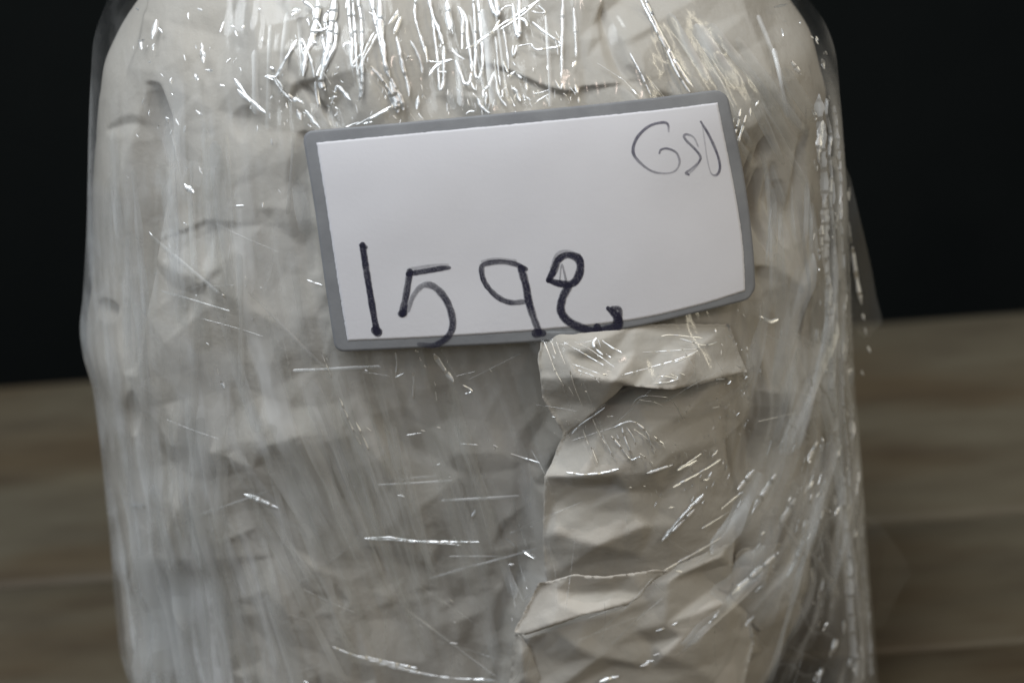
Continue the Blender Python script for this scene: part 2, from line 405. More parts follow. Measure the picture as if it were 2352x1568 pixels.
# separate folds of paper lying on the right (measured on a 2x grid with origin 1176,784; height in mm)
SHEETS = {
 'middle': dict(bd=[(250, 380, 1.5), (400, 260, 2), (550, 200, 2.5), (740, 170, 2.5), (900, 150, 2.5), (1060, 150, 2), (1095, 260, 1.8), (1060, 370, 1.6), (980, 450, 1.9), (990, 560, 2.2), (1030, 720, 2), (1030, 800, 2), (1020, 950, 1.8), (1000, 1150, 1.5), (700, 1120, 1.8), (400, 1120, 1.8), (165, 1112, 2), (148, 1050, 2.5), (142, 900, 3), (148, 620, 3.4), (182, 560, 2.6)],
   ins=[(330, 625, 5.0), (470, 612, 5.0), (330, 665, 3.3), (470, 655, 3.6), (530, 690, 4.8), (560, 790, 4.6), (640, 600, 5.0), (740, 510, 4.8), (960, 455, 2.9), (640, 400, 5.4), (400, 430, 4.2), (560, 275, 3.8), (800, 330, 4.4), (950, 300, 3.0), (900, 220, 3.8), (350, 770, 3.9), (200, 740, 3.2), (400, 935, 5.0), (610, 845, 4.9), (645, 848, 4.0), (592, 985, 3.0), (230, 1050, 2.6), (200, 880, 4.1), (850, 700, 4.3), (900, 900, 2.6), (750, 850, 4.2), (430, 1000, 2.8), (820, 560, 3.2), (700, 690, 3.6), (820, 450, 4.2)],
   cr=[((330, 625), (470, 612)), ((330, 665), (470, 655)), ((530, 690), (560, 790)), ((640, 600), (740, 510)), ((740, 510), (960, 455)), ((470, 612), (640, 600)), ((400, 935), (610, 845)), ((230, 1050), (400, 935)), ((592, 985), (645, 848)), ((200, 880), (400, 935)), ((560, 275), (640, 400))]),
 'lower': dict(bd=[(40, 1330, 2), (200, 1240, 2), (400, 1190, 2), (560, 1110, 2.5), (700, 1050, 2.6), (850, 985, 3.2), (1000, 925, 2.4), (1022, 1050, 2), (1000, 1170, 2.6), (1095, 1260, 1.8), (1112, 1380, 1.5), (1050, 1640, 1), (600, 1640, 2), (150, 1640, 2.5), (64, 1400, 2.6)],
   ins=[(60, 1362, 4.2), (190, 1320, 4.3), (340, 1272, 4.5), (530, 1222, 4.6), (620, 1190, 4.6), (720, 1098, 5.0), (960, 985, 4.2), (700, 1300, 5.2), (900, 1150, 3.3), (400, 1450, 4.6), (640, 1390, 3.4), (790, 1350, 4.8), (640, 1500, 3.0), (850, 1500, 3), (970, 1200, 5.0), (880, 1290, 4.8), (560, 1330, 4.4), (300, 1400, 5.0), (230, 1480, 3.2), (480, 1480, 3.0), (800, 1120, 4.3), (850, 1060, 3.4), (1000, 1330, 3.2), (700, 1440, 4.4)],
   cr=[((60, 1362), (190, 1320)), ((190, 1320), (340, 1272)), ((340, 1272), (530, 1222)), ((530, 1222), (620, 1190)), ((620, 1190), (720, 1098)), ((720, 1098), (960, 985)), ((700, 1300), (970, 1200)), ((640, 1390), (790, 1350)), ((400, 1450), (640, 1500)), ((880, 1290), (970, 1200))]),
 'corner': dict(bd=[(10, 1334, 3.4), (45, 1352, 4.0), (78, 1405, 4.0), (110, 1490, 3.4), (170, 1640, 2.4), (-24, 1640, 2), (-2, 1480, 2.2)], ins=[(42, 1430, 4.6), (50, 1540, 4.2)], cr=[((42, 1430), (50, 1540))]),
 'band': dict(bd=[(8, 1331, 3.6), (60, 1230, 3.8), (120, 1110, 4.2), (200, 1092, 5.0), (280, 1068, 5.6), (420, 1078, 5.8), (560, 1062, 5.6), (660, 1046, 5.0), (722, 1050, 4.4), (660, 1090, 4.6), (615, 1130, 4.9), (600, 1165, 4.8), (530, 1211, 5.6), (420, 1235, 6.0), (330, 1255, 6.2), (180, 1310, 5.8), (60, 1346, 4.4)],
   ins=[(300, 1160, 4.4), (215, 1205, 5.4), (480, 1140, 4.7), (120, 1250, 4.6), (400, 1190, 5.0), (200, 1140, 5.0)], cr=[((215, 1205), (330, 1255)), ((120, 1110), (215, 1205)), ((280, 1068), (300, 1160)), ((300, 1160), (480, 1140))]),
 'top': dict(bd=[(150, -80, 3), (118, 80, 3.4), (130, 170, 3.8), (138, 255, 3), (190, 345, 3.0), (240, 432, 3.2), (320, 375, 4.0), (400, 305, 4.8), (470, 245, 5.5), (512, 203, 6.0), (560, 206, 6.6), (660, 216, 7.0), (740, 222, 7.0), (830, 204, 6.4), (900, 190, 5.8), (1000, 160, 4.6), (1060, 145, 4.0), (1082, 140, 2.5), (1050, 70, 2.5), (1000, -80, 2.5), (560, -80, 4)],
   ins=[(470, 180, 7.0), (300, 160, 6.0), (560, 50, 5.0), (800, 100, 6.6), (440, 95, 4.6), (540, 85, 5.9), (700, 20, 4.6), (300, 80, 4.6), (850, 30, 5.4), (240, 40, 4.6), (745, 130, 6.3), (620, 130, 5.2), (920, 100, 4.8), (300, 280, 3.8), (330, 40, 5.2)],
   cr=[((470, 180), (300, 160)), ((470, 180), (560, 206)), ((300, 160), (130, 170)), ((440, 95), (300, 80)), ((540, 85), (440, 95)), ((800, 100), (740, 222)), ((800, 100), (850, 30)), ((540, 85), (620, 130))]),
 'side': dict(bd=[(1000, 1165, 1.6), (1022, 980, 1.8), (1060, 950, 2.2), (1235, 925, 2.2), (1330, 950, 1), (1310, 1100, 1), (1250, 1240, .8), (1140, 1330, 1), (1060, 1255, 1.4)], ins=[(1150, 1080, 3.2), (1190, 1180, 2.6), (1080, 1130, 2.0)], cr=[((1060, 950), (1150, 1080)), ((1150, 1080), (1190, 1180))]),
}
PARCEL = thing('wrapped_parcel', 'bulky parcel of crumpled off-white paper in shiny clear film with a numbered label', 'parcel', (0, 0, 0))
sheet_top = np.zeros((NY, NX)); SHEET_MESH = []
LEAN = {'middle': ([150, 560, 632, 648, 700, 1060], [-2.2, .6, 1.4, .2, .1, 2.6]), 'lower': ([1200, 1300, 1620], [.6, 1.6, 6.0]), 'corner': ([1330, 1600], [2.4, 4.5]),
        'band': ([1046, 1346], [1.3, 4.2]), 'top': ([-80, 0, 210, 430], [-1.2, -.8, .6, .2]), 'side': ([930, 1330], [-.3, 1.5])}
for nm, sh in SHEETS.items():
    conv = lambda p: (1176 + .5 * p[0], 784 + .5 * p[1])
    hs = lambda h: 3.6 + (h - 3.6) * 1.45
    ramp = LEAN[nm]; hl = lambda p: hs(p[2]) + float(np.interp(p[1], *ramp))
    bd = [(*conv(p), hl(p)) for p in sh['bd']]; ins = [(*conv(p), hl(p)) for p in sh['ins']]
    allp = bd + ins; nb = len(bd)
    ed = [(i, (i + 1) % nb) for i in range(nb)]
    find = lambda q: min(range(len(allp)), key=lambda i: (allp[i][0] - q[0]) ** 2 + (allp[i][1] - q[1]) ** 2)
    for a, b in sh['cr']:
        ia, ib = find(conv(a)), find(conv(b))
        if ia != ib: ed.append((ia, ib))
    r = delaunay_2d_cdt([Vector(p[:2]) for p in allp], ed, [], 0, 1e-4)
    vv = [(v.x, v.y) for v in r[0]]; hh = []
    for i, o_ in enumerate(r[3]):
        if o_: hh.append(allp[o_[0]][2])
        else:
            dd = np.array([(p[0] - vv[i][0]) ** 2 + (p[1] - vv[i][1]) ** 2 for p in allp]); w_ = 1 / (dd + 1e-6); hh.append(float((w_ * np.array([p[2] for p in allp])).sum() / w_.sum()))
    Hm = np.full((NY, NX), np.nan)
    raster(vv, hh, r[2], Hm)
    ok = ~np.isnan(Hm); wgt = ok.astype(float); fill = np.where(ok, Hm, 0)
    for s_ in (40, 12):                                   # extend past the edge smoothly
        e = blur(fill, s_) / np.maximum(blur(wgt, s_), 1e-4)
        if s_ == 40: ext = e
    base = np.where(ok, Hm, ext)
    base = blur(base, 2.8) + .12 * (np.abs(noise(26, 18)) - .8) + .04 * noise(12)
    mask = inside([b[:2] for b in bd], GX, GY)
    sheet_top = np.where(mask, np.maximum(sheet_top, base), sheet_top)
    SHEET_MESH.append((nm, bd, base))
def build_sheet(bd, Hmap):
    pl = []
    n = len(bd)
    for i in range(n):
        a, b = np.array(bd[i][:2]), np.array(bd[(i + 1) % n][:2]); L = np.hypot(*(b - a)); k = max(1, int(L / 7))
        nrm = np.array([a[1] - b[1], b[0] - a[0]]) / max(L, 1e-6)
        for q in range(k): pl.append(a + (b - a) * q / k + nrm * random.uniform(-.9, .9) * (q > 0))
    pl = np.array(pl)
    gx, gy = np.meshgrid(np.arange(pl[:, 0].min(), pl[:, 0].max(), 5.5), np.arange(pl[:, 1].min(), pl[:, 1].max(), 5.5))
    k_ = inside(pl, gx, gy); ip = np.stack([gx[k_], gy[k_]], 1)
    d = np.min(np.hypot(ip[:, None, 0] - pl[None, :, 0], ip[:, None, 1] - pl[None, :, 1]), 1); ip = ip[d > 3.2]
    P = np.vstack([pl, ip]); nb = len(pl)
    r = delaunay_2d_cdt([Vector(p) for p in P], [(i, (i + 1) % nb) for i in range(nb)], [], 1, 1e-5)
    Q = np.array([(v.x, v.y) for v in r[0]]); tri = np.array([t for t in r[2] if len(t) == 3])
    h = sample(Hmap, Q[:, 0], Q[:, 1]) * 1e-3
    V = on_parcel(Q[:, 0], Q[:, 1], h)
    # thickness: a second skin behind, plus a rim
    cen = CAM[None] - V; cen /= np.linalg.norm(cen, axis=1)[:, None]
    V2 = V - cen * .00016
    e = {}
    for t in tri:
        for a, b in ((t[0], t[1]), (t[1], t[2]), (t[2], t[0])):
            e[(a, b)] = 1
    rim = np.array([(b, a, a + len(V), b + len(V)) for (a, b) in e if (b, a) not in e])
    return np.vstack([V, V2]), [tri, tri[:, ::-1] + len(V), rim]
for nm, bd, base in SHEET_MESH:
    V, F = build_sheet(bd, base)
    o = mesh_obj('paper_fold', V, F, M_PAPER, PARCEL)

# film rests on the highest points below it
def dilate(a, px):
    k = int(px / S); out = a.copy()
    for _ in range(k):
        b = out.copy()
        b[1:] = np.maximum(b[1:], out[:-1]); b[:-1] = np.maximum(b[:-1], out[1:])
        c = b.copy(); c[:, 1:] = np.maximum(c[:, 1:], b[:, :-1]); c[:, :-1] = np.maximum(c[:, :-1], b[:, 1:]); out = c
    return out
under = np.maximum(paper, sheet_top)
cg = slice(None, None, 6)
gp = on_parcel(GX[cg, cg], GY[cg, cg], 0.0)[..., 1] - on_parcel(GX[cg, cg], GY[cg, cg], 0.0, 'film')[..., 1]
gap = np.empty_like(GX); xi = np.arange(NX) / 6; yi = np.arange(NY) / 6
tmp = np.stack([np.interp(xi, np.arange(gp.shape[1]), r_) for r_ in gp]); gap[:] = np.stack([np.interp(yi, np.arange(gp.shape[0]), c_) for c_ in tmp.T], 1)
gap = blur(np.clip(gap * 1e3, -1, 8), 10)                  # mm the film's own outline stands in front of the paper's
under = under - gap
film_base = blur(dilate(under, 24), 22); film_base = np.maximum(film_base, blur(dilate(under, 9), 8)) + .4; film_base = np.maximum(film_base, .1)

# direction of stretch (degrees from vertical, + leans down-right), blended between known spots
DIRS = [(250, 1500, 4), (400, 1300, 5), (450, 1000, 7), (300, 600, 3), (500, 400, 6), (620, 1100, 24), (850, 950, 17), (1050, 900, 20), (900, 1300, 14), (1150, 1200, 24), (760, 1000, 18),
        (700, 60, -4), (850, 120, 6), (1000, 100, 8), (1150, 120, 4), (1300, 150, 0), (1480, 60, 30), (1600, 120, 32), (1800, 200, 30), (1350, 850, 18), (1400, 1000, 20), (1500, 1000, 35),
        (1700, 1250, -42), (1600, 1180, -40), (1800, 1050, -25), (1850, 1200, -22), (1930, 800, 2), (1940, 1300, 3), (1930, 300, 4), (1800, 480, 1), (1750, 1350, -48), (1400, 1400, -70), (1880, 950, 12)]
def field(pts, p=2.2):
    num = np.zeros((NY, NX)); den = np.zeros((NY, NX))
    for x, y, v in pts:
        w_ = 1 / ((GX - x) ** 2 + (GY - y) ** 2 + 900) ** (p / 2 + .5); num += w_ * v; den += w_
    return num / den
ang = np.radians(field(DIRS) + 3 * noise(150))
DX, DY = np.sin(ang), np.cos(ang)
def lic_many(srcs, step=4.0):
    """smear each (map, half length) along the stretch direction; all in one tracing"""
    acc = [m_.copy() for m_, _ in srcs]; cnt = [1.0] * len(srcs); Lmax = max(L for _, L in srcs)
    for sgn in (1, -1):
        x = (GX - X0) / S; y = (GY - Y0) / S
        for k in range(int(Lmax / step)):
            i = np.clip((x + .5).astype(np.int32), 0, NX - 1); j = np.clip((y + .5).astype(np.int32), 0, NY - 1); q = j * NX + i
            x = x + sgn * DX.ravel()[q] * (step / S); y = y + sgn * DY.ravel()[q] * (step / S)
            i = np.clip((x + .5).astype(np.int32), 0, NX - 1); j = np.clip((y + .5).astype(np.int32), 0, NY - 1); q = j * NX + i
            for n_, (m_, L) in enumerate(srcs):
                if k * step < L: acc[n_] += m_.ravel()[q]; cnt[n_] += 1
    out = []
    for a_, c_ in zip(acc, cnt):
        a_ = blur(a_ / c_, 3); a_ -= a_.mean(); out.append(a_ / a_.std())
    return out
l_fine, l_mid, l_broad, l_soft, st3, wr, st, st2 = lic_many([(noise(4.5), 130), (noise(11), 220), (noise(28), 300), (noise(7), 60), (noise(3.2), 110), (noise(24), 50), (noise(5), 260), (noise(13), 340)])
rough_amp = .45 + region([(1000, 90, 330, 200, 1.1), (1940, 700, 60, 900, 1.0), (1480, 1010, 110, 90, .9), (1650, 1250, 200, 200, .6), (1000, 850, 160, 70, .8), (1720, 850, 120, 150, .6)])
ridge = lambda n: 1 - 2 * np.minimum(np.abs(n), 1.5)
film = film_base + rough_amp * (.035 * ridge(l_fine) + .085 * ridge(l_mid) + .16 * l_broad + .03 * l_soft) + .012 * noise(9)
film = np.maximum(film, under + .12)
film = blur(film, 2.2)
LABEL = [(693, 302), (1200, 256), (1668, 204), (1729, 560), (1736, 684), (1450, 752), (770, 808), (745, 640)]
lm = inside(LABEL, GX, GY); un = (GX - 1210) / 500; vn = (GY - 510) / 300
terms = lambda u, v: np.stack([np.ones_like(u), u, v, u * u, u * v, v * v], -1)
cf = np.linalg.lstsq(terms(un[lm], vn[lm]), film[lm], rcond=None)[0]
lab_base = terms(np.clip(un, -1.3, 1.3), np.clip(vn, -1.3, 1.3)) @ cf
lab_base = lab_base + max(.55, float(np.percentile((under - lab_base)[lm], 99.7)) + .35) + .10 * noise(110) + .05 * noise(55)
near = blur(lm.astype(float), 12); film = np.where(lm | (near > .5), np.minimum(film, lab_base - .30), film)
wrinkle = np.exp(-(wr / .13) ** 2) * smooth(-.8, .8, noise(50))          # thin curved folds
bands = .62 * smooth(.1, .9, st2) + .50 * smooth(.3, 1.3, st) + .30 * smooth(.4, 1.6, st3) + .35 * wrinkle
hz_w = region([(380, 1500, 270, 460, 1.15), (540, 1120, 260, 320, .62), (860, 1000, 260, 360, .36), (300, 950, 150, 320, .55), (420, 560, 300, 380, .36), (1130, 1150, 150, 420, .34), (1800, 950, 150, 380, .55), (1860, 1350, 120, 330, .55), (960, 1400, 240, 240, .26), (1560, 80, 200, 120, .10), (1940, 1250, 70, 500, .45), (1930, 500, 50, 600, .35), (1800, 480, 90, 150, .22)])
haze = hz_w * (.10 + .85 * bands) * (.8 + .35 * smooth(-1, 1.5, noise(60)))
hz_p = region([(450, 520, 270, 320, .27), (560, 860, 260, 200, .28), (1800, 850, 140, 360, .40)])
haze += 1.15 * hz_p * (.75 * smooth(.0, .55, noise(30, 58) + .5 * st2) + .35 * smooth(.3, .6, noise(16, 34) + .4 * st2)) + .05 * region([(1000, 120, 700, 220, 1)]) * smooth(0, 1.5, st)
haze += region([(1938, 700, 34, 1000, .34), (210, 600, 20, 700, .34), (236, 1250, 26, 400, .30), (1968, 1150, 24, 600, .34)]) * (.5 + .6 * smooth(-.5, 1, st))
clear = region([(332, 300, 34, 130, .95), (318, 560, 26, 220, .75), (300, 930, 14, 120, .6), (480, 565, 60, 34, .6), (1795, 485, 52, 105, .75), (1775, 780, 34, 150, .6), (640, 420, 50, 90, .5)])  # haze thinned here so the shaded grooves and gaps read darker
haze = np.clip(haze * (1 - clear), 0, .85)

# ------------------------------------------------------------------ paper body and film hull
def hull(kind, relief, nphi, nz, extra=None, zlo=0.0008):
    ph = np.concatenate([np.linspace(-1.72, 1.72, nphi), np.linspace(1.72, 2 * math.pi - 1.72, 42)[1:-1]])
    zv = float(unproj_y(np.array(1100.), np.array(1568.), -.05)[2]); zt = float(unproj_y(np.array(1100.), np.array(0.), -.03)[2])
    z = np.concatenate([np.linspace(zlo, zv - .032, 14)[:-1], np.linspace(zv - .032, zt + .006, nz), np.linspace(zt + .006, ZTOP, 40)[1:]])
    PH, Z = np.meshgrid(ph, z)
    P, N = surf(kind, PH, Z)
    Pp, _ = surf('paper', PH, Z)
    px, py = proj(P)
    rel = sample(relief, px, py) * 1e-3
    back = smooth(1.5, 2.1, np.minimum(np.abs(PH), 2 * math.pi - np.abs(PH)))
    if kind == 'paper': rel = np.where(rel < 0, rel * (1 - smooth(1.15, 1.5, np.minimum(np.abs(PH), 2 * math.pi - np.abs(PH)))), rel)
    if kind == 'film':
        lk = .8 * smooth(.85, 1.35, np.minimum(np.abs(PH), 2 * math.pi - np.abs(PH))); rel = rel * (1 - lk) + .0006 * lk
    rel = rel * (1 - back) + (.0012 if kind == 'film' else 0) * back
    fade = smooth(0, .01, Z) * (1 - smooth(ZTOP - .02, ZTOP, Z))
    V = P + N * (rel * fade)[..., None]
    if extra is not None: V = V + extra(PH, Z, px, py)
    nr, nc = V.shape[:2]
    V = V.reshape(-1, 3)
    F = grid_faces(nr, nc, True)[:, ::-1]
    cap = np.array([V[-nc:].mean(0), V[:nc].mean(0)])
    i = np.arange(nc); k = (i + 1) % nc; top = (nr - 1) * nc
    F3 = np.concatenate([np.stack([top + k, top + i, np.full(nc, nr * nc)], 1), np.stack([i, k, np.full(nc, nr * nc + 1)], 1)])
    return np.vstack([V, cap]), [F[:, ::-1], F3[:, ::-1]], (px, py)
V, F, _ = hull('paper', paper, 780, 540)
mesh_obj('paper_wrap', V, F, M_PAPER, PARCEL)
V, F, (px, py) = hull('film', film, 860, 560)
hz = np.concatenate([sample(haze, px, py).ravel(), [0, 0]])
mesh_obj('stretch_film', V, F, M_FILM, PARCEL, attrs={'haze': hz})

# ------------------------------------------------------------------ label stuck on the film
def label_pt(px, py, off=0.0):
    return on_parcel(px, py, (sample(lab_base, np.asarray(px, float), np.asarray(py, float)) + off) * 1e-3, 'film')
def edge(pts, n):
    p = polyline(pts, 2.0); s = np.concatenate([[0], np.cumsum(np.hypot(*np.diff(p, axis=0).T))]); t = np.linspace(0, s[-1], n)
    return np.stack([np.interp(t, s, p[:, 0]), np.interp(t, s, p[:, 1])], 1)
def coons(Tp, Bt, Lf, Rg, nu, nv):
    T, B, L, G = edge(Tp, nu), edge(Bt, nu), edge(Lf, nv), edge(Rg, nv)
    u = np.linspace(0, 1, nu)[None, :, None]; v = np.linspace(0, 1, nv)[:, None, None]
    return (1 - v) * T[None] + v * B[None] + (1 - u) * L[:, None] + u * G[:, None] - ((1 - u) * (1 - v) * T[0] + u * (1 - v) * T[-1] + (1 - u) * v * B[0] + u * v * B[-1])
TO = [(693, 302), (900, 284), (1200, 256), (1450, 231), (1668, 204)]; BO = [(770, 808), (960, 799), (1250, 783), (1450, 752), (1600, 718), (1736, 684)]
LO = [(693, 302), (720, 460), (745, 640), (770, 808)]; RO = [(1668, 204), (1708, 400), (1729, 560), (1736, 684)]
TI = [(727, 328), (1000, 302), (1300, 274), (1500, 254), (1648, 236)]; BI = [(798, 783), (1000, 774), (1250, 757), (1450, 735), (1600, 702), (1712, 668)]
LI = [(727, 328), (751, 480), (775, 640), (798, 783)]; RI = [(1648, 236), (1688, 440), (1706, 560), (1712, 668)]
def slab(Q, off, thick):
    nv, nu = Q.shape[:2]
    A = label_pt(Q[..., 0], Q[..., 1], off); B = label_pt(Q[..., 0], Q[..., 1], off - thick)
    V = np.vstack([A.reshape(-1, 3), B.reshape(-1, 3)]); n = nv * nu
    F = grid_faces(nv, nu)[:, ::-1]
    ring = list(range(nu)) + [r * nu + nu - 1 for r in range(1, nv)] + list(range((nv - 1) * nu + nu - 2, (nv - 1) * nu - 1, -1)) + [r * nu for r in range(nv - 2, 0, -1)]
    rim = np.array([(ring[i], ring[(i + 1) % len(ring)], ring[(i + 1) % len(ring)] + n, ring[i] + n) for i in range(len(ring))])
    return V, [F, F[:, ::-1] + n, rim]
Q = coons(TO, BO, LO, RO, 160, 90)
c4 = [Q[0, 0], Q[0, -1], Q[-1, 0], Q[-1, -1]]                  # round the outer corners
cen = Q.reshape(-1, 2).mean(0)
for c, rad in zip(c4, (26, 30, 20, 30)):
    sx, sy = np.sign(cen - c); o_ = c + np.array([sx, sy]) * rad
    d = Q - o_; k_ = (d[..., 0] * sx < 0) & (d[..., 1] * sy < 0)
    mx = np.maximum(np.abs(d[..., 0]), np.abs(d[..., 1])); hy = np.hypot(d[..., 0], d[..., 1])
    f = np.where(k_, mx / np.maximum(hy, 1e-6), 1.0); Q = o_ + d * f[..., None]
V, F = slab(Q, 0, .12)
STK = mesh_obj('sticker', V, F, M_GREY, PARCEL); STK['label'] = 'white label with grey border and handwritten 1592'
Qi = coons(TI, BI, LI, RI, 160, 90)
Qi[0, :, 1] += RNG.normal(0, .35, 160); Qi[:, 0, 0] += RNG.normal(0, .4, 90); Qi[:, -1, 0] += RNG.normal(0, .3, 90); Qi[-1, :, 1] += RNG.normal(0, .3, 160)
V, F = slab(Qi, .045, .045)
mesh_obj('writing_panel', V, F, M_WHITE, STK)
def stroke(pts, off, dens_gain=1.0, na=9):
    """ink ribbon through (x, y, width, density) points, ends rounded"""
    p = polyline(pts, 2.0)
    xy, w, dn = p[:, :2], p[:, 2] / 2, p[:, 3]
    t = np.gradient(xy, axis=0); t /= np.maximum(np.hypot(*t.T), 1e-6)[:, None]
    cap = 6; a = np.linspace(math.pi / 2, .15, cap)
    h0 = xy[0] - t[0] * (w[0] * np.sin(a))[:, None]; h1 = xy[-1] + t[-1] * (w[-1] * np.sin(a[::-1]))[:, None]
    XY = np.vstack([h0, xy, h1]); TT = np.vstack([np.repeat(t[:1], cap, 0), t, np.repeat(t[-1:], cap, 0)])
    WW = np.concatenate([w[0] * np.cos(a), w, w[-1] * np.cos(a[::-1])]); DD = np.concatenate([np.full(cap, dn[0]), dn, np.full(cap, dn[-1])])
    N = np.stack([-TT[:, 1], TT[:, 0]], 1)
    n = len(XY); WW = WW * (1 + .05 * np.interp(np.arange(n), np.arange(0, n + 5, 5), RNG.standard_normal(len(np.arange(0, n + 5, 5)))))
    u = np.linspace(-1, 1, na)
    P = XY[:, None] + N[:, None] * (WW[:, None] * u[None])[..., None]
    fine = np.interp(np.arange(n), np.arange(0, n + 7, 7), RNG.standard_normal(len(np.arange(0, n + 7, 7))))
    prof = np.interp(np.abs(u), [0, .6, .85, 1], [1, 1, .72, .12]); lane = 1 + .10 * RNG.standard_normal(na)
    D = np.clip((DD * (1 + .08 * fine))[:, None] * prof[None] * lane[None] * dens_gain * 1, 0, 1)
    V = label_pt(P[..., 0], P[..., 1], off).reshape(-1, 3)
    return V, grid_faces(n, na), D.ravel()
def writing(name, strokes, mat, label=None):
    Vs, Fs, Ds, k = [], [], [], 0
    for i, s in enumerate(strokes):
        V, F, D = stroke(s, .085 + .014 * i); Vs.append(V); Fs.append(F + k); Ds.append(D); k += len(V)
    o = mesh_obj(name, np.vstack(Vs), np.vstack(Fs), mat, STK, attrs={'ink_amount': np.concatenate(Ds)})
    if label: o['label'] = label
Z2 = lambda pts, ox=588, oy=0: [(ox + .5 * p[0], oy + .5 * p[1], .5 * p[2], p[3]) for p in pts]
writing('digit', [Z2([(490, 1128, 34, .95), (505, 1230, 33, .97), (528, 1370, 33, .95), (545, 1470, 32, .9), (555, 1522, 36, .95)]), Z2([(550, 1518, 46, .9), (558, 1524, 46, .9)]), Z2([(482, 1126, 20, .6), (504, 1135, 20, .6)])], M_MARKER, 'digit 1')
writing('digit', [Z2([(885, 1230, 22, .6), (850, 1233, 28, .85), (800, 1242, 28, .85), (700, 1258, 26, .8)]), Z2([(706, 1250, 34, .85), (692, 1340, 34, .85), (673, 1440, 36, .95)]),
                  Z2([(700, 1425, 20, .35), (722, 1360, 26, .4), (765, 1312, 30, .5), (815, 1315, 34, .65), (868, 1368, 36, .75), (898, 1440, 36, .8), (902, 1505, 36, .8), (872, 1555, 34, .75), (815, 1586, 30, .6), (750, 1580, 22, .35)]), Z2([(668, 1440, 36, .7), (678, 1438, 36, .7)]), Z2([(705, 1238, 22, .25), (800, 1222, 20, .25), (878, 1217, 18, .2)])], M_MARKER, 'digit 5')
writing('digit', [Z2([(1238, 1235, 24, .7), (1190, 1213, 26, .75), (1120, 1203, 26, .7), (1050, 1214, 28, .8), (1036, 1240, 28, .85), (1052, 1300, 28, .85), (1105, 1360, 28, .8), (1165, 1388, 28, .75), (1230, 1386, 28, .6)]),
                  Z2([(1218, 1235, 38, .9), (1240, 1310, 40, .9), (1252, 1380, 38, .88), (1276, 1460, 36, .75), (1300, 1522, 36, .8)]), Z2([(1288, 1530, 44, .8), (1318, 1530, 32, .7)]), Z2([(1040, 1200, 14, .25), (1100, 1190, 18, .28), (1190, 1198, 18, .25)])], M_MARKER, 'digit 9')
writing('digit', [Z2([(1345, 1285, 30, .95), (1370, 1240, 36, .9), (1388, 1195, 34, .85), (1430, 1172, 36, .85), (1480, 1188, 40, .92), (1490, 1235, 40, .95), (1472, 1285, 40, .95), (1440, 1305, 36, .95), (1385, 1300, 34, .95), (1348, 1287, 26, .95)]),
                  Z2([(1395, 1290, 8, .4), (1405, 1215, 10, .35), (1425, 1290, 12, .45)]),
                  Z2([(1434, 1318, 40, .95), (1408, 1370, 40, .95), (1402, 1430, 42, .95), (1440, 1478, 42, .92), (1515, 1512, 42, .95), (1570, 1524, 46, .97), (1630, 1508, 46, .97), (1662, 1492, 50, .98), (1655, 1450, 44, .97), (1620, 1418, 26, .95)]),
                  Z2([(1568, 1505, 40, .9), (1572, 1528, 46, .9)]), Z2([(1360, 1230, 22, .3), (1385, 1170, 24, .3), (1430, 1155, 20, .25), (1485, 1172, 18, .25)]), Z2([(1640, 1415, 26, .8), (1672, 1420, 22, .8), (1668, 1470, 30, .8)])], M_MARKER, 'digit 2')
Z3 = lambda pts: [(x, y, w * 1.25, d * .74) for x, y, w, d in Z2(pts, 1176, 0)]
writing('letter', [Z3([(720, 605, 7, .35), (716, 572, 10, .8), (690, 563, 12, .85), (630, 580, 12, .85), (578, 628, 13, .9), (556, 685, 13, .9), (572, 730, 12, .75), (635, 783, 9, .6), (700, 797, 8, .45), (750, 785, 8, .45), (770, 745, 9, .5), (755, 702, 9, .6), (715, 683, 10, .75), (685, 688, 10, .85), (677, 704, 8, .7)])], M_PEN, 'letter G')
writing('letter', [Z3([(855, 672, 7, .35), (835, 632, 8, .4), (805, 618, 10, .6), (790, 624, 11, .75), (800, 645, 11, .8), (845, 690, 11, .75), (866, 722, 11, .75), (855, 748, 10, .65), (825, 775, 9, .55), (800, 795, 12, .7), (812, 803, 8, .7)]), Z3([(812, 800, 7, .4), (848, 765, 8, .35), (868, 730, 8, .3)])], M_PEN, 'letter S')
writing('letter', [Z3([(868, 560, 9, .85), (905, 622, 12, .85), (940, 700, 11, .8), (955, 758, 11, .85), (950, 792, 11, .85), (933, 806, 10, .7), (912, 790, 6, .35), (895, 720, 6, .3), (884, 640, 6, .25), (874, 575, 6, .25)])], M_PEN, 'letter D')

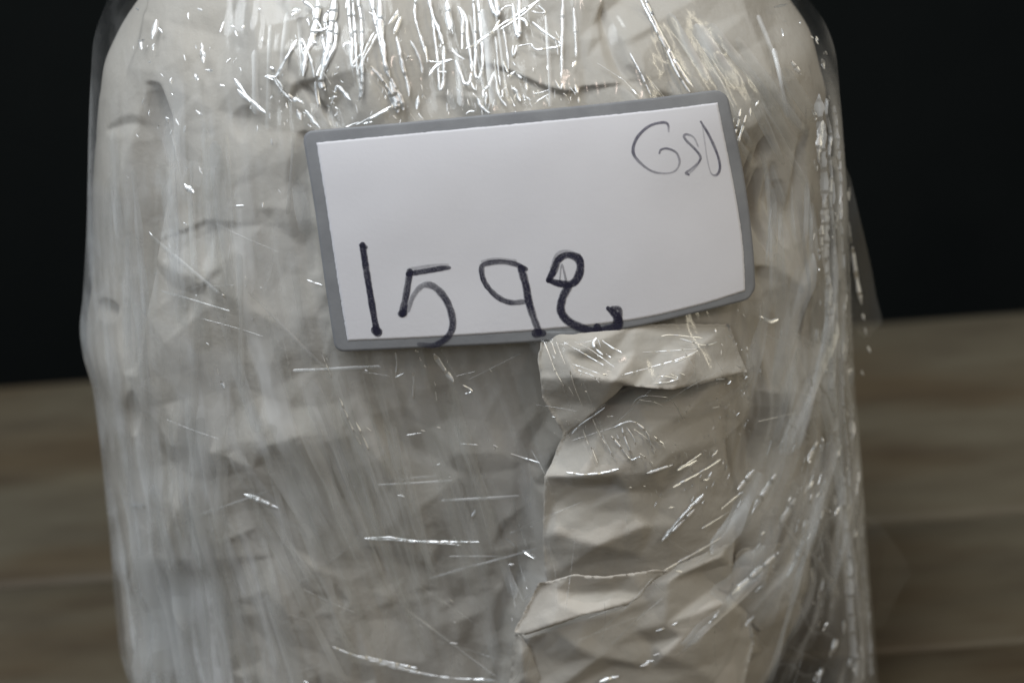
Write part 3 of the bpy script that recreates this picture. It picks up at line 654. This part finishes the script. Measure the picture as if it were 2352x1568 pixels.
# ------------------------------------------------------------------ folded creases of film that catch the lamps
VIEW = lambda P: (CAM - P) / np.linalg.norm(CAM - P, axis=-1, keepdims=True)
LAMP_OF = {'c': 'added_glint_lamp', 'w': 'warm_tube_lamp', 'p': 'small_pink_lamp', 'l': 'left_window_lamp'}
def film_pt(px, py, off=0.0):
    px = np.asarray(px, float); py = np.asarray(py, float)
    return on_parcel(px, py, (sample(film, px, py) + off) * 1e-3, 'film')
CV, CF, CH, CG, CN = [], [], [], [], [0]
def crease(pts, w, lampkey, strength=1.0, off=.10, wob=.12, arc=.6, flat=False, milky=.10, s_safe=False, at=None):
    """a narrow rounded fold of film along picture points; unless flat, it is tilted to mirror the chosen lamp as a placed glint"""
    p = polyline(pts, 1.4)
    if flat or s_safe:
        lo = np.interp(p[:, 1], [0, 90, 520, 745, 1000, 1568], [262, 226, 216, 200, 242, 312]); hi = np.interp(p[:, 1], [0, 60, 120, 450, 900, 1300, 1568], [1825, 1878, 1900, 1926, 1948, 1978, 2000])
        if ((p[:, 0] < lo) | (p[:, 0] > hi)).any(): return
    if len(p) < 3: p = np.stack([np.linspace(p[0, i], p[-1, i], 3) for i in (0, 1)], 1)
    n = len(p); s = np.concatenate([[0], np.cumsum(np.hypot(*np.diff(p, axis=0).T))])
    P = film_pt(p[:, 0], p[:, 1], off) if at is None else unproj_y(p[:, 0], p[:, 1], at)
    hk = min(60 if flat else 16, (n - 1) // 3); kern = np.ones(2 * hk + 1) / (2 * hk + 1)
    if s[-1] > 60: wob = wob * .5
    if hk:
        pad = np.vstack([2 * P[0] - P[hk:0:-1], P, 2 * P[-1] - P[-2:-hk - 2:-1]]); P = np.stack([np.convolve(pad[:, i], kern, 'valid') for i in range(3)], 1)
    v = VIEW(P); t = np.gradient(P, axis=0); t /= np.linalg.norm(t, axis=1)[:, None]
    lp = LAMPS[LAMP_OF[lampkey]]; l = lp - P; l /= np.linalg.norm(l, axis=1)[:, None]
    h = v + l; h /= np.linalg.norm(h, axis=1)[:, None]
    nrm = v - (v * t).sum(1)[:, None] * t; nrm /= np.linalg.norm(nrm, axis=1)[:, None]
    e = np.clip(-(t * h).sum(1) / np.maximum((nrm * h).sum(1), .2), -.5, .5)
    if flat: e = e * 0
    per = random.uniform(26, 60); ph = random.uniform(0, per)
    sw = s + np.interp(s, np.arange(0, s[-1] + 41, 40), RNG.normal(0, 7, len(np.arange(0, s[-1] + 41, 40))))
    f = ((sw + ph) % per) / per
    saw = np.where(f < .78, f / .78 - .5, .5 - (f - .78) / .22) * per * .78 * e * .4 * (36 / LENS * DIST / W)
    P = P + nrm * saw[:, None]
    t2 = t + nrm * (.4 * e)[:, None]; t2 /= np.linalg.norm(t2, axis=1)[:, None]
    n0 = h - (h * t2).sum(1)[:, None] * t2; n0 /= np.linalg.norm(n0, axis=1)[:, None]
    if flat: n0 = nrm; wob = .16
    kw = 90 if flat else 8; ks = np.arange(0, s[-1] + kw + 1, kw)
    wo = np.interp(s, ks, RNG.normal(0, wob, len(ks)))
    sd = np.cross(t2, n0)
    n0 = n0 * np.cos(wo)[:, None] + sd * np.sin(wo)[:, None]; sd = np.cross(t2, n0)
    kw = 70 if flat else 12; ks = np.arange(0, s[-1] + kw + 1, kw)
    k = np.interp(s, ks, RNG.uniform(.6, 1.25, len(ks)))
    tap = np.minimum(1, np.minimum(s + 1.0, s[-1] - s + 1.0) / max((.6 if flat else 1.5) * w, 3.0)) ** .5
    hw = w / 2 * k * tap * (36 / LENS * DIST / W)
    u = np.linspace(-1, 1, 5)
    V = P[:, None] + sd[:, None] * (hw[:, None] * np.sin(u * arc) / math.sin(arc))[..., None] + n0[:, None] * (hw[:, None] * (np.cos(u * arc) - 1) / math.sin(arc))[..., None]
    CV.append(V.reshape(-1, 3)); CF.append(grid_faces(n, 5) + CN[0]); CN[0] += n * 5
    CG.append(np.full(n * 5, strength)); 
    if flat:
        ks = np.arange(0, s[-1] + 46, 45)
        fade = np.interp(s, ks, RNG.uniform(.35, 1.2, len(ks))) * smooth(0, .3 * s[-1], s) * smooth(0, .3 * s[-1], s[-1] - s)
        CH.append((milky * fade[:, None] * RNG.uniform(.55, 1.2, 5)[None]).ravel())
    else: CH.append(np.full(n * 5, milky))
# groups: origin x, origin y, scale ; then  lamp width strength  x,y x,y ...
MARKS = '''
@588 0 .1875
c 50 1 750,0 760,150 720,330 680,500 600,680 575,940
c 55 1 960,-60 950,150 910,350 880,600 820,820 780,1040 850,1110
c 30 .9 985,250 970,550 890,720 810,860
c 26 .9 730,380 890,350 925,300
c 24 .9 800,350 760,270
c 34 1 840,330 850,220 890,130
c 30 .9 810,420 850,650
c 28 .7 1130,-40 1145,300 1180,520 1165,780 1200,870 1240,800
c 28 .7 1180,-40 1210,400 1230,780 1270,1050 1300,1170
c 28 .8 1235,-40 1290,250 1290,600 1300,900 1290,1170 1260,1240
c 22 .5 1480,420 1380,620 1310,740 1250,860
c 20 .5 1450,400 1330,620 1300,740
c 42 1 1510,-40 1520,380 1555,500 1575,800 1640,950
c 40 .9 1640,950 1740,1150 1810,1350
c 70 .9 1640,1000 1700,1250 1740,1380
c 28 .8 1400,810 1540,970 1680,1170
c 32 1 500,490 350,750 240,950
c 28 1 240,950 110,930
c 22 .8 110,935 210,985
c 26 .8 250,970 330,1080 300,1130
c 22 .6 220,960 300,1100 440,1250
c 30 .8 1720,450 1760,650 1800,850 1860,1020 1875,1180
c 30 .8 560,0 700,110
c 25 .6 1380,-40 1460,200 1500,320
c 25 .6 1430,-40 1440,180 1560,700
c 35 1 970,1130 970,1040 1000,1030 1080,1150 1160,1230
c 25 .6 1960,-40 1940,200 2000,400 2070,650
c 25 .6 1890,500 1960,620 2020,760 2040,900
c 22 .5 550,470 560,600 580,690
c 22 .6 550,470 640,640 700,850 715,950
p 26 1 800,790 740,1000 745,1150 785,1330
c 18 .9 1230,1530 1450,1430 1620,1340
c 14 .8 1300,1490 1480,1400 1680,1290
c 30 .8 600,1350 700,1480 780,1568
c 40 .6 500,1340 550,1470
c 60 1 440,190 500,150 545,110
c 45 1 25,95 45,120
c 45 1 170,825 215,842
c 35 1 1990,1170 1970,1340
p 40 1 480,1190 530,1230 560,1250
p 34 1 400,1150 450,1220 500,1235
p 22 .8 1380,150 1440,180 1490,210
p 24 .8 1740,130 1700,220 1620,300
p 24 .8 1780,200 1730,320 1690,420
p 50 .9 890,1210 950,1200 1000,1190
p 30 .8 920,1280 960,1200
c 40 .9 1790,740 1800,770
c 40 .8 1060,580 1110,520 1150,545
p 22 .8 1180,810 1240,720 1280,670
w 22 1 640,480 690,500 740,520
w 18 1 1840,750 1870,700 1910,680
w 16 1 630,1520 690,1560
p 16 .9 1320,1520 1420,1490
c 18 .9 1100,1560 1250,1500
c 50 .5 640,200 650,320
@980 0 .1875
c 34 .8 20,-40 70,200 130,330 200,540
c 26 .7 60,100 90,400 130,700 150,1000 160,1140 200,1080 205,900 210,560
c 48 1 250,0 260,200 280,360
c 28 .8 380,80 440,160 435,400 430,600
c 28 .8 440,160 490,220 500,480 540,700 555,880
c 26 .8 565,-40 590,300 600,700 580,800 600,980 630,1000 680,850 680,600 620,-40
c 45 1 750,-40 830,150 870,230 880,150 830,-40
c 24 .9 1390,0 1150,160 900,320 700,470 480,600
p 15 .9 1350,30 1150,210 910,360
p 14 .8 900,240 860,330 690,480 600,560
c 20 .9 1290,270 1450,400 1670,550 1680,570 1500,590 1290,620 1280,540
c 30 .9 1050,40 1070,200 1100,430 1125,500 1135,300 1130,-20
c 36 1 1110,230 1220,250 1230,320
c 28 .5 1665,-20 1660,300 1655,600 1650,960
c 30 1 350,740 420,900 460,1040 500,1080 530,1040 545,900
c 26 1 540,1000 590,1100
c 24 .7 830,880 780,1000 730,1130 690,1060 690,1200
c 20 .7 730,1130 720,1300
c 26 .7 830,870 860,1050 890,1210 980,1300
c 20 .4 840,450 860,640 880,900 900,1050
c 22 .5 930,300 980,600 1005,850
p 20 1 310,590 370,670 470,730
p 20 .9 940,750 1000,890
p 20 .8 920,1110 990,1060
c 30 .9 620,1200 700,1350 770,1390
p 18 .9 650,1270 740,1370
c 26 .8 320,730 160,780 60,860 30,930
p 12 .9 0,740 100,770 330,735
p 20 .9 140,880 180,880 240,885
p 20 1 1570,980 1650,1110 1670,1030
p 22 .9 1820,1030 1850,1140
c 24 .8 1060,560 1040,720 1080,700 1100,560
p 12 .8 1120,570 1200,550 1280,540
p 14 .9 1370,70 1490,155 1470,180 1280,135
p 14 .8 900,140 990,70 1060,75
c 30 .4 1800,100 1820,400 1830,700
w 16 .9 570,1140 640,1210 690,1260
w 14 .9 480,1400 540,1360 590,1365
c 30 .7 1040,1070 1110,1150 1150,1240
c 36 .6 990,940 1060,900 1080,880
p 22 .8 1220,1020 1230,1100
p 24 .8 1100,900 1170,960
c 14 .6 1310,1150 1400,1140 1500,1100
c 12 .5 1320,1270 1400,1210 1490,1160
p 26 1 1790,820 1830,750
w 20 .9 1865,1190 1868,1260
p 20 .9 1640,1210 1650,1230
@1372 0 .25
w 34 1 440,-20 530,180 640,400 760,620 880,800
c 26 .9 390,-20 520,240 650,490 740,690 850,850
c 18 .9 300,490 380,640 500,890
p 8 .9 0,580 250,740
p 8 .8 500,750 610,890
w 12 .9 250,740 320,820 390,890
w 30 1 1320,1000 1310,1080 1275,1220
w 30 1 1370,1060 1350,1150 1300,1280 1290,1360
w 34 .9 1410,990 1410,1070
p 26 .8 1455,975 1485,925
w 24 .7 1260,1080 1250,1120
w 62 1 2075,1110 2065,1250 2050,1400
p 46 .8 2040,1440 2060,1470
w 60 1 1960,330 1985,350
c 55 1 2110,945 2130,915
p 44 .8 1990,1050 2015,1030
p 44 .6 2070,490 2100,490
c 40 .5 2060,550 2090,570
c 46 .5 1690,260 1710,340
p 40 .5 1720,200 1745,200
p 40 .5 1860,200 1870,220
p 36 .5 2140,750 2165,760
c 44 .4 1780,560 1870,690
c 60 .6 2140,1440 2190,1560
p 34 .5 1620,70 1740,40
@1568 0 .5
w 30 1 680,1300 674,1390 676,1480
w 26 .6 640,560 625,730
c 44 .9 690,720 715,790
p 30 .8 720,860 728,862
w 26 .7 760,880 765,920
p 30 .7 650,1190 665,1195
w 30 .6 720,1210 722,1290
w 28 .5 645,1010 640,1150
p 40 .9 690,1450 720,1530
w 20 .9 370,1455 400,1480 440,1465
p 26 .7 765,1540 770,1560
c 24 .6 355,1455 370,1462
@1568 784 .5
w 34 .9 765,50 775,110 775,200
c 34 .7 778,360 776,450
p 34 .8 765,515 775,520
p 30 .7 775,470 780,480
c 24 .9 620,180 680,310 712,380
w 30 .9 783,680 792,690
c 36 .8 785,760 790,810
w 24 .5 620,460 575,550
w 20 .7 330,590 290,640 250,690
w 26 .8 430,610 380,690 320,790
w 22 .8 440,970 340,1060 225,1160
c 50 1 165,1220 120,1290
w 34 1 75,1350 40,1390
w 26 .6 330,1260 290,1310
c 30 .6 770,950 780,1000
c 26 .8 640,765 690,785
p 30 .7 795,1395 800,1400
w 24 .5 600,640 560,700
w 26 .4 520,720 440,860
c 30 .35 560,890 480,1080
c 26 .3 600,980 720,1170
w 30 .5 580,800 555,880
@1176 686 .25
w 14 1 300,400 340,500 380,620 430,720 475,800
w 14 1 365,395 400,505
w 10 .8 410,395 450,510 490,600
w 17 1 535,660 570,800 650,990
w 10 .9 520,810 570,890
c 14 .9 475,400 600,470 840,610
p 12 .9 590,410 700,450 940,625
c 28 1 780,360 730,410 760,460 835,515
c 22 1 825,380 900,440 1010,495
c 15 .9 790,375 815,445
p 10 .9 555,600 680,640 810,690
c 12 .8 610,655 770,720 800,770
c 28 1 830,692 880,702
p 10 .8 575,400 680,400 770,370
c 11 .9 1200,490 1500,475 1720,455
c 14 1 1010,700 1200,650 1380,600 1600,530 1730,460
w 12 .9 1500,580 1600,540 1680,500
w 18 1 1370,345 1400,325 1570,340 1750,360
c 15 .9 1540,365 1620,385 1740,430 1790,430 1880,395
w 15 1 1340,715 1430,705 1500,735 1560,740 1500,690 1460,690
w 17 1 1310,775 1480,760 1530,735
w 22 1 1540,680 1590,700
c 8 .8 1110,970 1140,905 1230,885 1420,905
c 11 .8 1150,920 1190,940 1310,940 1390,990
c 20 .9 1470,930 1500,950 1530,1040 1585,1110
w 22 1 1640,880 1650,895
w 24 1 1625,965 1635,985
w 26 1 1605,1030 1610,1055
w 18 .9 1530,1100 1540,1135
w 18 .8 1460,1000 1470,1020
c 17 1 550,1240 630,1150 760,1070 850,1000
w 17 1 740,1100 790,1220 860,1330
w 17 1 650,1200 700,1340
w 17 1 730,1360 785,1500
c 12 .6 590,1060 630,1150
c 28 .9 910,1260 960,1310 1040,1430 1120,1510 1140,1460
c 28 .9 1010,1180 1020,1260 1070,1340 1080,1420 1120,1500
c 20 .8 1050,1180 1120,1280 1140,1345
c 24 .9 940,1180 1040,1130 1130,1120 1200,1190 1260,1250 1270,1350 1310,1420
c 14 .7 1120,1200 1260,1300 1320,1400
c 30 .9 1300,1260 1340,1300 1400,1340
c 20 .8 1170,1420 1240,1470
c 11 .8 1140,1470 1170,1440 1200,1470 1190,1500
c 11 .8 870,1080 930,1078
c 18 .7 830,1250 900,1400 960,1500
c 14 .6 960,1240 990,1320
w 18 .8 1840,1000 1900,990
w 16 .8 1880,740 1960,735
p 20 .7 2110,660 2140,710
c 26 .8 2060,1070 2090,1040
w 16 .8 1890,870 1900,875
w 16 .7 1470,1405 1480,1410
w 16 .7 1800,1240 1815,1280
w 22 .8 1770,1390 1800,1400
w 22 .8 1840,1380 1870,1395
w 18 .9 1540,1560 1640,1490 1740,1420
c 14 .6 2050,600 2110,640
@1176 784 .5
c 12 .8 250,600 330,612 440,600 490,585
c 14 .9 620,605 740,565
c 20 .6 880,700 800,780 690,910
w 14 .6 690,915 740,870 840,770
w 20 .8 760,590 850,545
w 14 .8 740,670 900,580 960,540
p 26 .9 755,1052 780,1056
c 26 1 400,1562 440,1548 490,1535
p 24 .6 590,1490 650,1465
w 16 .6 720,765 745,760
w 18 .7 880,635 910,625
w 9 .9 540,668 550,670
w 9 .9 605,663 615,665
w 12 .6 960,770 1020,720 1060,690
p 16 .5 650,1440 760,1410 840,1380
c 12 .5 660,1330 760,1290
w 12 .4 700,1050 860,960 960,900
w 12 .4 870,860 1000,780
@588 784 .5
w 10 1 385,260 440,390 480,470
w 12 1 460,370 490,430 520,500
w 8 .8 300,50 350,170
w 9 .7 318,60 330,90
c 9 .7 500,905 600,910 760,918 940,935
c 8 .7 560,902 660,912 800,924 930,930
c 10 .9 600,908 680,916 760,921
c 8 .6 500,903 620,898 700,912
c 14 .8 600,895 700,915 870,920 1025,920
c 10 .9 905,890 920,910
c 9 .9 640,50 648,100 640,160
c 8 .7 640,165 680,145
c 11 1 720,140 725,170 720,260
c 22 .9 815,55 850,110 910,190
p 9 .8 950,200 1000,230 960,240
w 9 .8 825,230 830,270
c 14 .9 730,40 750,50
w 8 .7 750,70 760,90
c 16 .5 350,1400 450,1440 600,1480 740,1520 900,1545 1100,1555
c 10 .5 360,1405 480,1452 620,1490
c 12 .6 500,1445 600,1470 740,1500
c 9 .5 520,1462 640,1490 800,1530
c 10 .4 560,1480 700,1512 900,1548
w 14 1 1220,955 1280,995
p 9 .8 1150,905 1190,940
c 14 .9 990,810 1010,770
c 22 .9 1065,770 1085,795
c 14 .9 650,705 685,712
c 13 .9 1090,475 1110,485
p 8 .7 1170,515 1300,555
c 10 .5 940,470 1020,475
c 14 .8 1080,935 1084,955
c 14 .8 1160,1025 1185,1022
c 12 .9 500,130 512,135
p 10 .9 890,1383 925,1386
c 12 .9 930,1455 936,1468
c 10 .8 445,665 455,668
w 9 .8 885,620 895,622
w 9 .7 830,568 845,562
c 14 .6 1205,840 1212,850
c 12 .6 1260,850 1275,850
c 10 .5 750,1300 765,1312
c 12 .4 905,1285 920,1290
c 22 .8 220,1560 240,1568
p 8 .4 690,430 760,420
@0 0 .5
c 30 .9 845,845 870,870 890,885
c 24 .6 925,200 935,290
c 34 .5 720,90 700,180
c 30 .6 730,130 745,150
c 30 .6 650,180 665,190
c 30 .6 680,290 690,285
c 26 .9 895,340 910,370
c 22 .7 1010,390 1030,396
c 20 .7 1075,360 1140,450 1220,520
c 20 .6 1090,410 1150,470
p 20 .6 1040,290 1060,270
c 24 .6 940,320 980,325
p 18 .6 790,430 796,438
p 22 .6 760,540 775,545
c 10 .9 1410,1285 1480,1310
c 22 .8 1020,1350 1035,1370
c 24 .8 620,35 635,45
c 34 .35 640,180 650,230
c 34 .35 700,230 710,200
c 26 .5 910,40 930,50
c 26 .6 1060,120 1075,125
c 28 .6 1340,55 1380,40
p 18 .4 900,505 930,530
c 12 .5 1080,945 1120,945
p 14 .5 915,765 930,800
c 18 .6 1010,150 1030,100
@0 784 .5
c 30 .5 570,740 620,750 670,755
c 26 .6 1120,700 1200,730 1280,765
c 24 .9 1015,180 1030,215
w 10 .6 990,100 1005,150
c 16 .8 945,5 960,15
'''
ox = oy = 0; sc_ = 1
for line in MARKS.strip().splitlines():
    q = line.split()
    if line[0] == '@': ox, oy, sc_ = float(line[1:].split()[0]), float(q[1]), float(q[2]); continue
    pts = [tuple(float(v) for v in a.split(',')) for a in q[3:]]
    wf = 1.6 if sc_ < .2 else 1.35 if ox == 1568 else (.8 if sc_ == .25 and oy else 1.0)
    crease([(ox + sc_ * x, oy + sc_ * y) for x, y in pts], float(q[1]) * sc_ * wf, q[0], float(q[2]))
# small flecks: where the film is gathered it breaks into many short glints
def flecks(n, x0, x1, y0, y1, keys, lmin, lmax, w0, w1, tilt=12, s0=.4, s1=1):
    for _ in range(n):
        x, y = random.uniform(x0, x1), random.uniform(y0, y1)
        a = float(sample(ang, np.array(x), np.array(y))) + R(random.gauss(0, tilt)); L = random.uniform(lmin, lmax)
        crease([(x, y), (x + L * .5 * math.sin(a) + random.uniform(-1, 1), y + L * .5 * math.cos(a)), (x + L * math.sin(a), y + L * math.cos(a))], random.uniform(w0, w1), random.choice(keys), random.uniform(s0, s1), s_safe=True)
def strips(n, x0, x1, y0, y1, lmin, lmax, w0, w1, m0, m1, spread=4, turn=0):
    """overlapping folded bands of film: milky, straight-edged"""
    for _ in range(n):
        x, y = random.uniform(x0, x1), random.uniform(y0, y1); L = random.uniform(lmin, lmax); pts = [(x, y)]
        da = R(random.gauss(turn, spread)); a0 = float(sample(ang, np.array(x), np.array(y)))
        for _k in range(4):
            a = a0 + da * 1.0 + R(random.gauss(0, 1.2)); x += L / 4 * math.sin(a); y += L / 4 * math.cos(a); pts.append((x, y))
        crease(pts, random.uniform(w0, w1), 'c', random.uniform(.05, .22), random.uniform(.06, .5), .25, .3, True, random.uniform(m0, m1))
strips(40, 262, 690, 900, 1350, 220, 600, 8, 46, .14, .46)
strips(8, 320, 520, 1180, 1350, 250, 420, 60, 110, .28, .45, 2)
strips(34, 640, 1040, 780, 1100, 160, 600, 6, 36, .08, .26, 3)
strips(30, 240, 680, 250, 760, 120, 400, 6, 34, .10, .30, 5)
strips(30, 1735, 1945, 560, 1380, 100, 340, 12, 62, .07, .24, 16)
for y0_, y1_ in ((240, 470), (430, 720), (640, 930), (860, 1160), (1080, 1340), (1290, 1560)):   # the film's bright right-hand edge
    for dx_, w_, g_ in ((-18, 14, .22), (-34, 9, .2), (-52, 22, .08)):
        ys_ = np.linspace(y0_ + random.uniform(-40, 30), y1_, 7); xs_ = np.interp(ys_, [260, 450, 700, 900, 1100, 1300, 1568], [1934, 1946, 1955, 1966, 1984, 2000, 2020]) + dx_ + RNG.normal(0, 2.5, 7)
        crease(list(zip(xs_, ys_)), w_, random.choice('wcw'), g_, .25, .2, .6, False, .40)
strips(18, 1480, 1840, 20, 230, 120, 320, 8, 30, .08, .26, 4)
strips(14, 1740, 1900, 620, 1200, 60, 200, 5, 18, .10, .3, 10, 60)
strips(14, 1735, 1880, 340, 480, 90, 240, 6, 20, .12, .36, 5)
strips(12, 300, 1200, 500, 1450, 90, 300, 3, 10, .08, .22, 15, 75)
strips(26, 1880, 1965, 100, 1200, 200, 500, 10, 26, .2, .45, 2)
strips(10, 560, 1300, 0, 120, 100, 240, 6, 22, .05, .16, 5)
for _ in range(100):                                        # faint hair-lines where the film is drawn tight
    x, y = random.choice([(random.uniform(640, 1240), random.uniform(800, 1560)), (random.uniform(260, 700), random.uniform(300, 1500)), (random.uniform(1250, 1900), random.uniform(780, 1500))])
    a = float(sample(ang, np.array(x), np.array(y))) + R(random.gauss(0, 9) if random.random() < .65 else random.uniform(40, 120)); L = random.uniform(40, 190); c_ = random.uniform(-8, 8)
    crease([(x, y), (x + L / 2 * math.sin(a) + c_, y + L / 2 * math.cos(a)), (x + L * math.sin(a), y + L * math.cos(a))], random.uniform(1.2, 2.6), random.choice('ccp'), random.uniform(.06, .22))
flecks(80, 880, 1330, 190, 275, 'cppw', 5, 22, 2, 4, 25, .3, .9)
flecks(26, 640, 1330, -20, 240, 'ccp', 8, 40, 2, 5, 12, .3, .9)
flecks(45, 640, 900, 150, 300, 'cppw', 4, 14, 2, 5, 30)
flecks(110, 1862, 1955, 80, 1560, 'cwpw', 6, 34, 6, 15, 8, .4, 1)
flecks(24, 1935, 1985, 760, 1560, 'cwp', 5, 16, 8, 15, 8, .3, .8)
flecks(30, 300, 640, 20, 320, 'ccp', 4, 16, 5, 10, 20, .3, .7)
flecks(26, 260, 680, 350, 800, 'cp', 3, 12, 3, 8, 30, .2, .7)
flecks(30, 780, 1230, 820, 1540, 'cpw', 3, 14, 2, 4, 30, .3, .8)
flecks(40, 1640, 1720, 700, 1000, 'cwp', 3, 12, 3, 8, 30, .4, 1)
flecks(36, 1480, 1680, 1000, 1160, 'wwc', 4, 20, 3, 6, 14, .4, 1)
flecks(30, 1700, 1900, 700, 1350, 'wcp', 6, 40, 4, 9, 10, .2, .6)
flecks(24, 1250, 1450, 800, 1000, 'wc', 3, 9, 2, 4, 30, .5, 1)
for pts_, w_, k_, g_ in (([(1958, 566), (1966, 620), (1980, 700)], 13, 'w', 1), ([(1981, 722), (1985, 735)], 15, 'p', 1), ([(1986, 752), (1990, 768)], 15, 'p', .9), ([(1993, 795), (1999, 808)], 13, 'p', .8), ([(1978, 850), (1982, 860)], 13, 'p', .6), ([(1952, 430), (1950, 460)], 12, 'w', .6), ([(1950, 510), (1956, 560)], 7, 'w', .5)):
    crease(pts_, w_, k_, g_, at=-.0075)
o = mesh_obj('film_crease', np.vstack(CV), np.vstack(CF), M_CREASE, PARCEL, attrs={'haze': np.concatenate(CH), 'gloss': np.concatenate(CG)})
o['kind'] = 'stuff'

# ------------------------------------------------------------------ loose tails of film at the right side
def flap(bd, y0, y1, hz):
    """a thin film tail: outline in picture units, lying between two depths, with a soft curl"""
    b = np.asarray(bd, float); n = len(b)
    pl = polyline(list(map(tuple, b)) + [tuple(b[0])], 6)[:-1]
    gx, gy = np.meshgrid(np.arange(b[:, 0].min(), b[:, 0].max(), 6), np.arange(b[:, 1].min(), b[:, 1].max(), 6))
    k_ = inside(pl, gx, gy); ip = np.stack([gx[k_], gy[k_]], 1); d = np.min(np.hypot(ip[:, None, 0] - pl[None, :, 0], ip[:, None, 1] - pl[None, :, 1]), 1)
    P = np.vstack([pl, ip[d > 3]]); nb = len(pl)
    r = delaunay_2d_cdt([Vector(p) for p in P], [(i, (i + 1) % nb) for i in range(nb)], [], 1, 1e-5)
    Q = np.array([(v.x, v.y) for v in r[0]]); tri = np.array(list(r[2]))
    u = (Q[:, 0] - Q[:, 0].min()) / np.ptp(Q[:, 0]); w_ = (Q[:, 1] - Q[:, 1].min()) / np.ptp(Q[:, 1])
    y = y0 + (y1 - y0) * u + .0012 * np.sin(7 * u + 3 * w_) + .0008 * np.sin(11 * w_ + 2 * u)
    V = np.stack([unproj_y(np.array(a), np.array(c), yy) for a, c, yy in zip(Q[:, 0], Q[:, 1], y)])
    return mesh_obj('film_tail', V, tri, M_FILM, PARCEL, attrs={'haze': np.full(len(V), hz)})
flap([(1925, 360), (1950, 400), (1975, 500), (1998, 600), (2014, 685), (2026, 738), (2008, 758), (1992, 776), (1966, 760), (1938, 700)], -.012, .004, .09)
flap([(1960, 1150), (2010, 1190), (2060, 1255), (2092, 1312), (2060, 1370), (2025, 1440), (1980, 1400)], -.012, .006, .012)
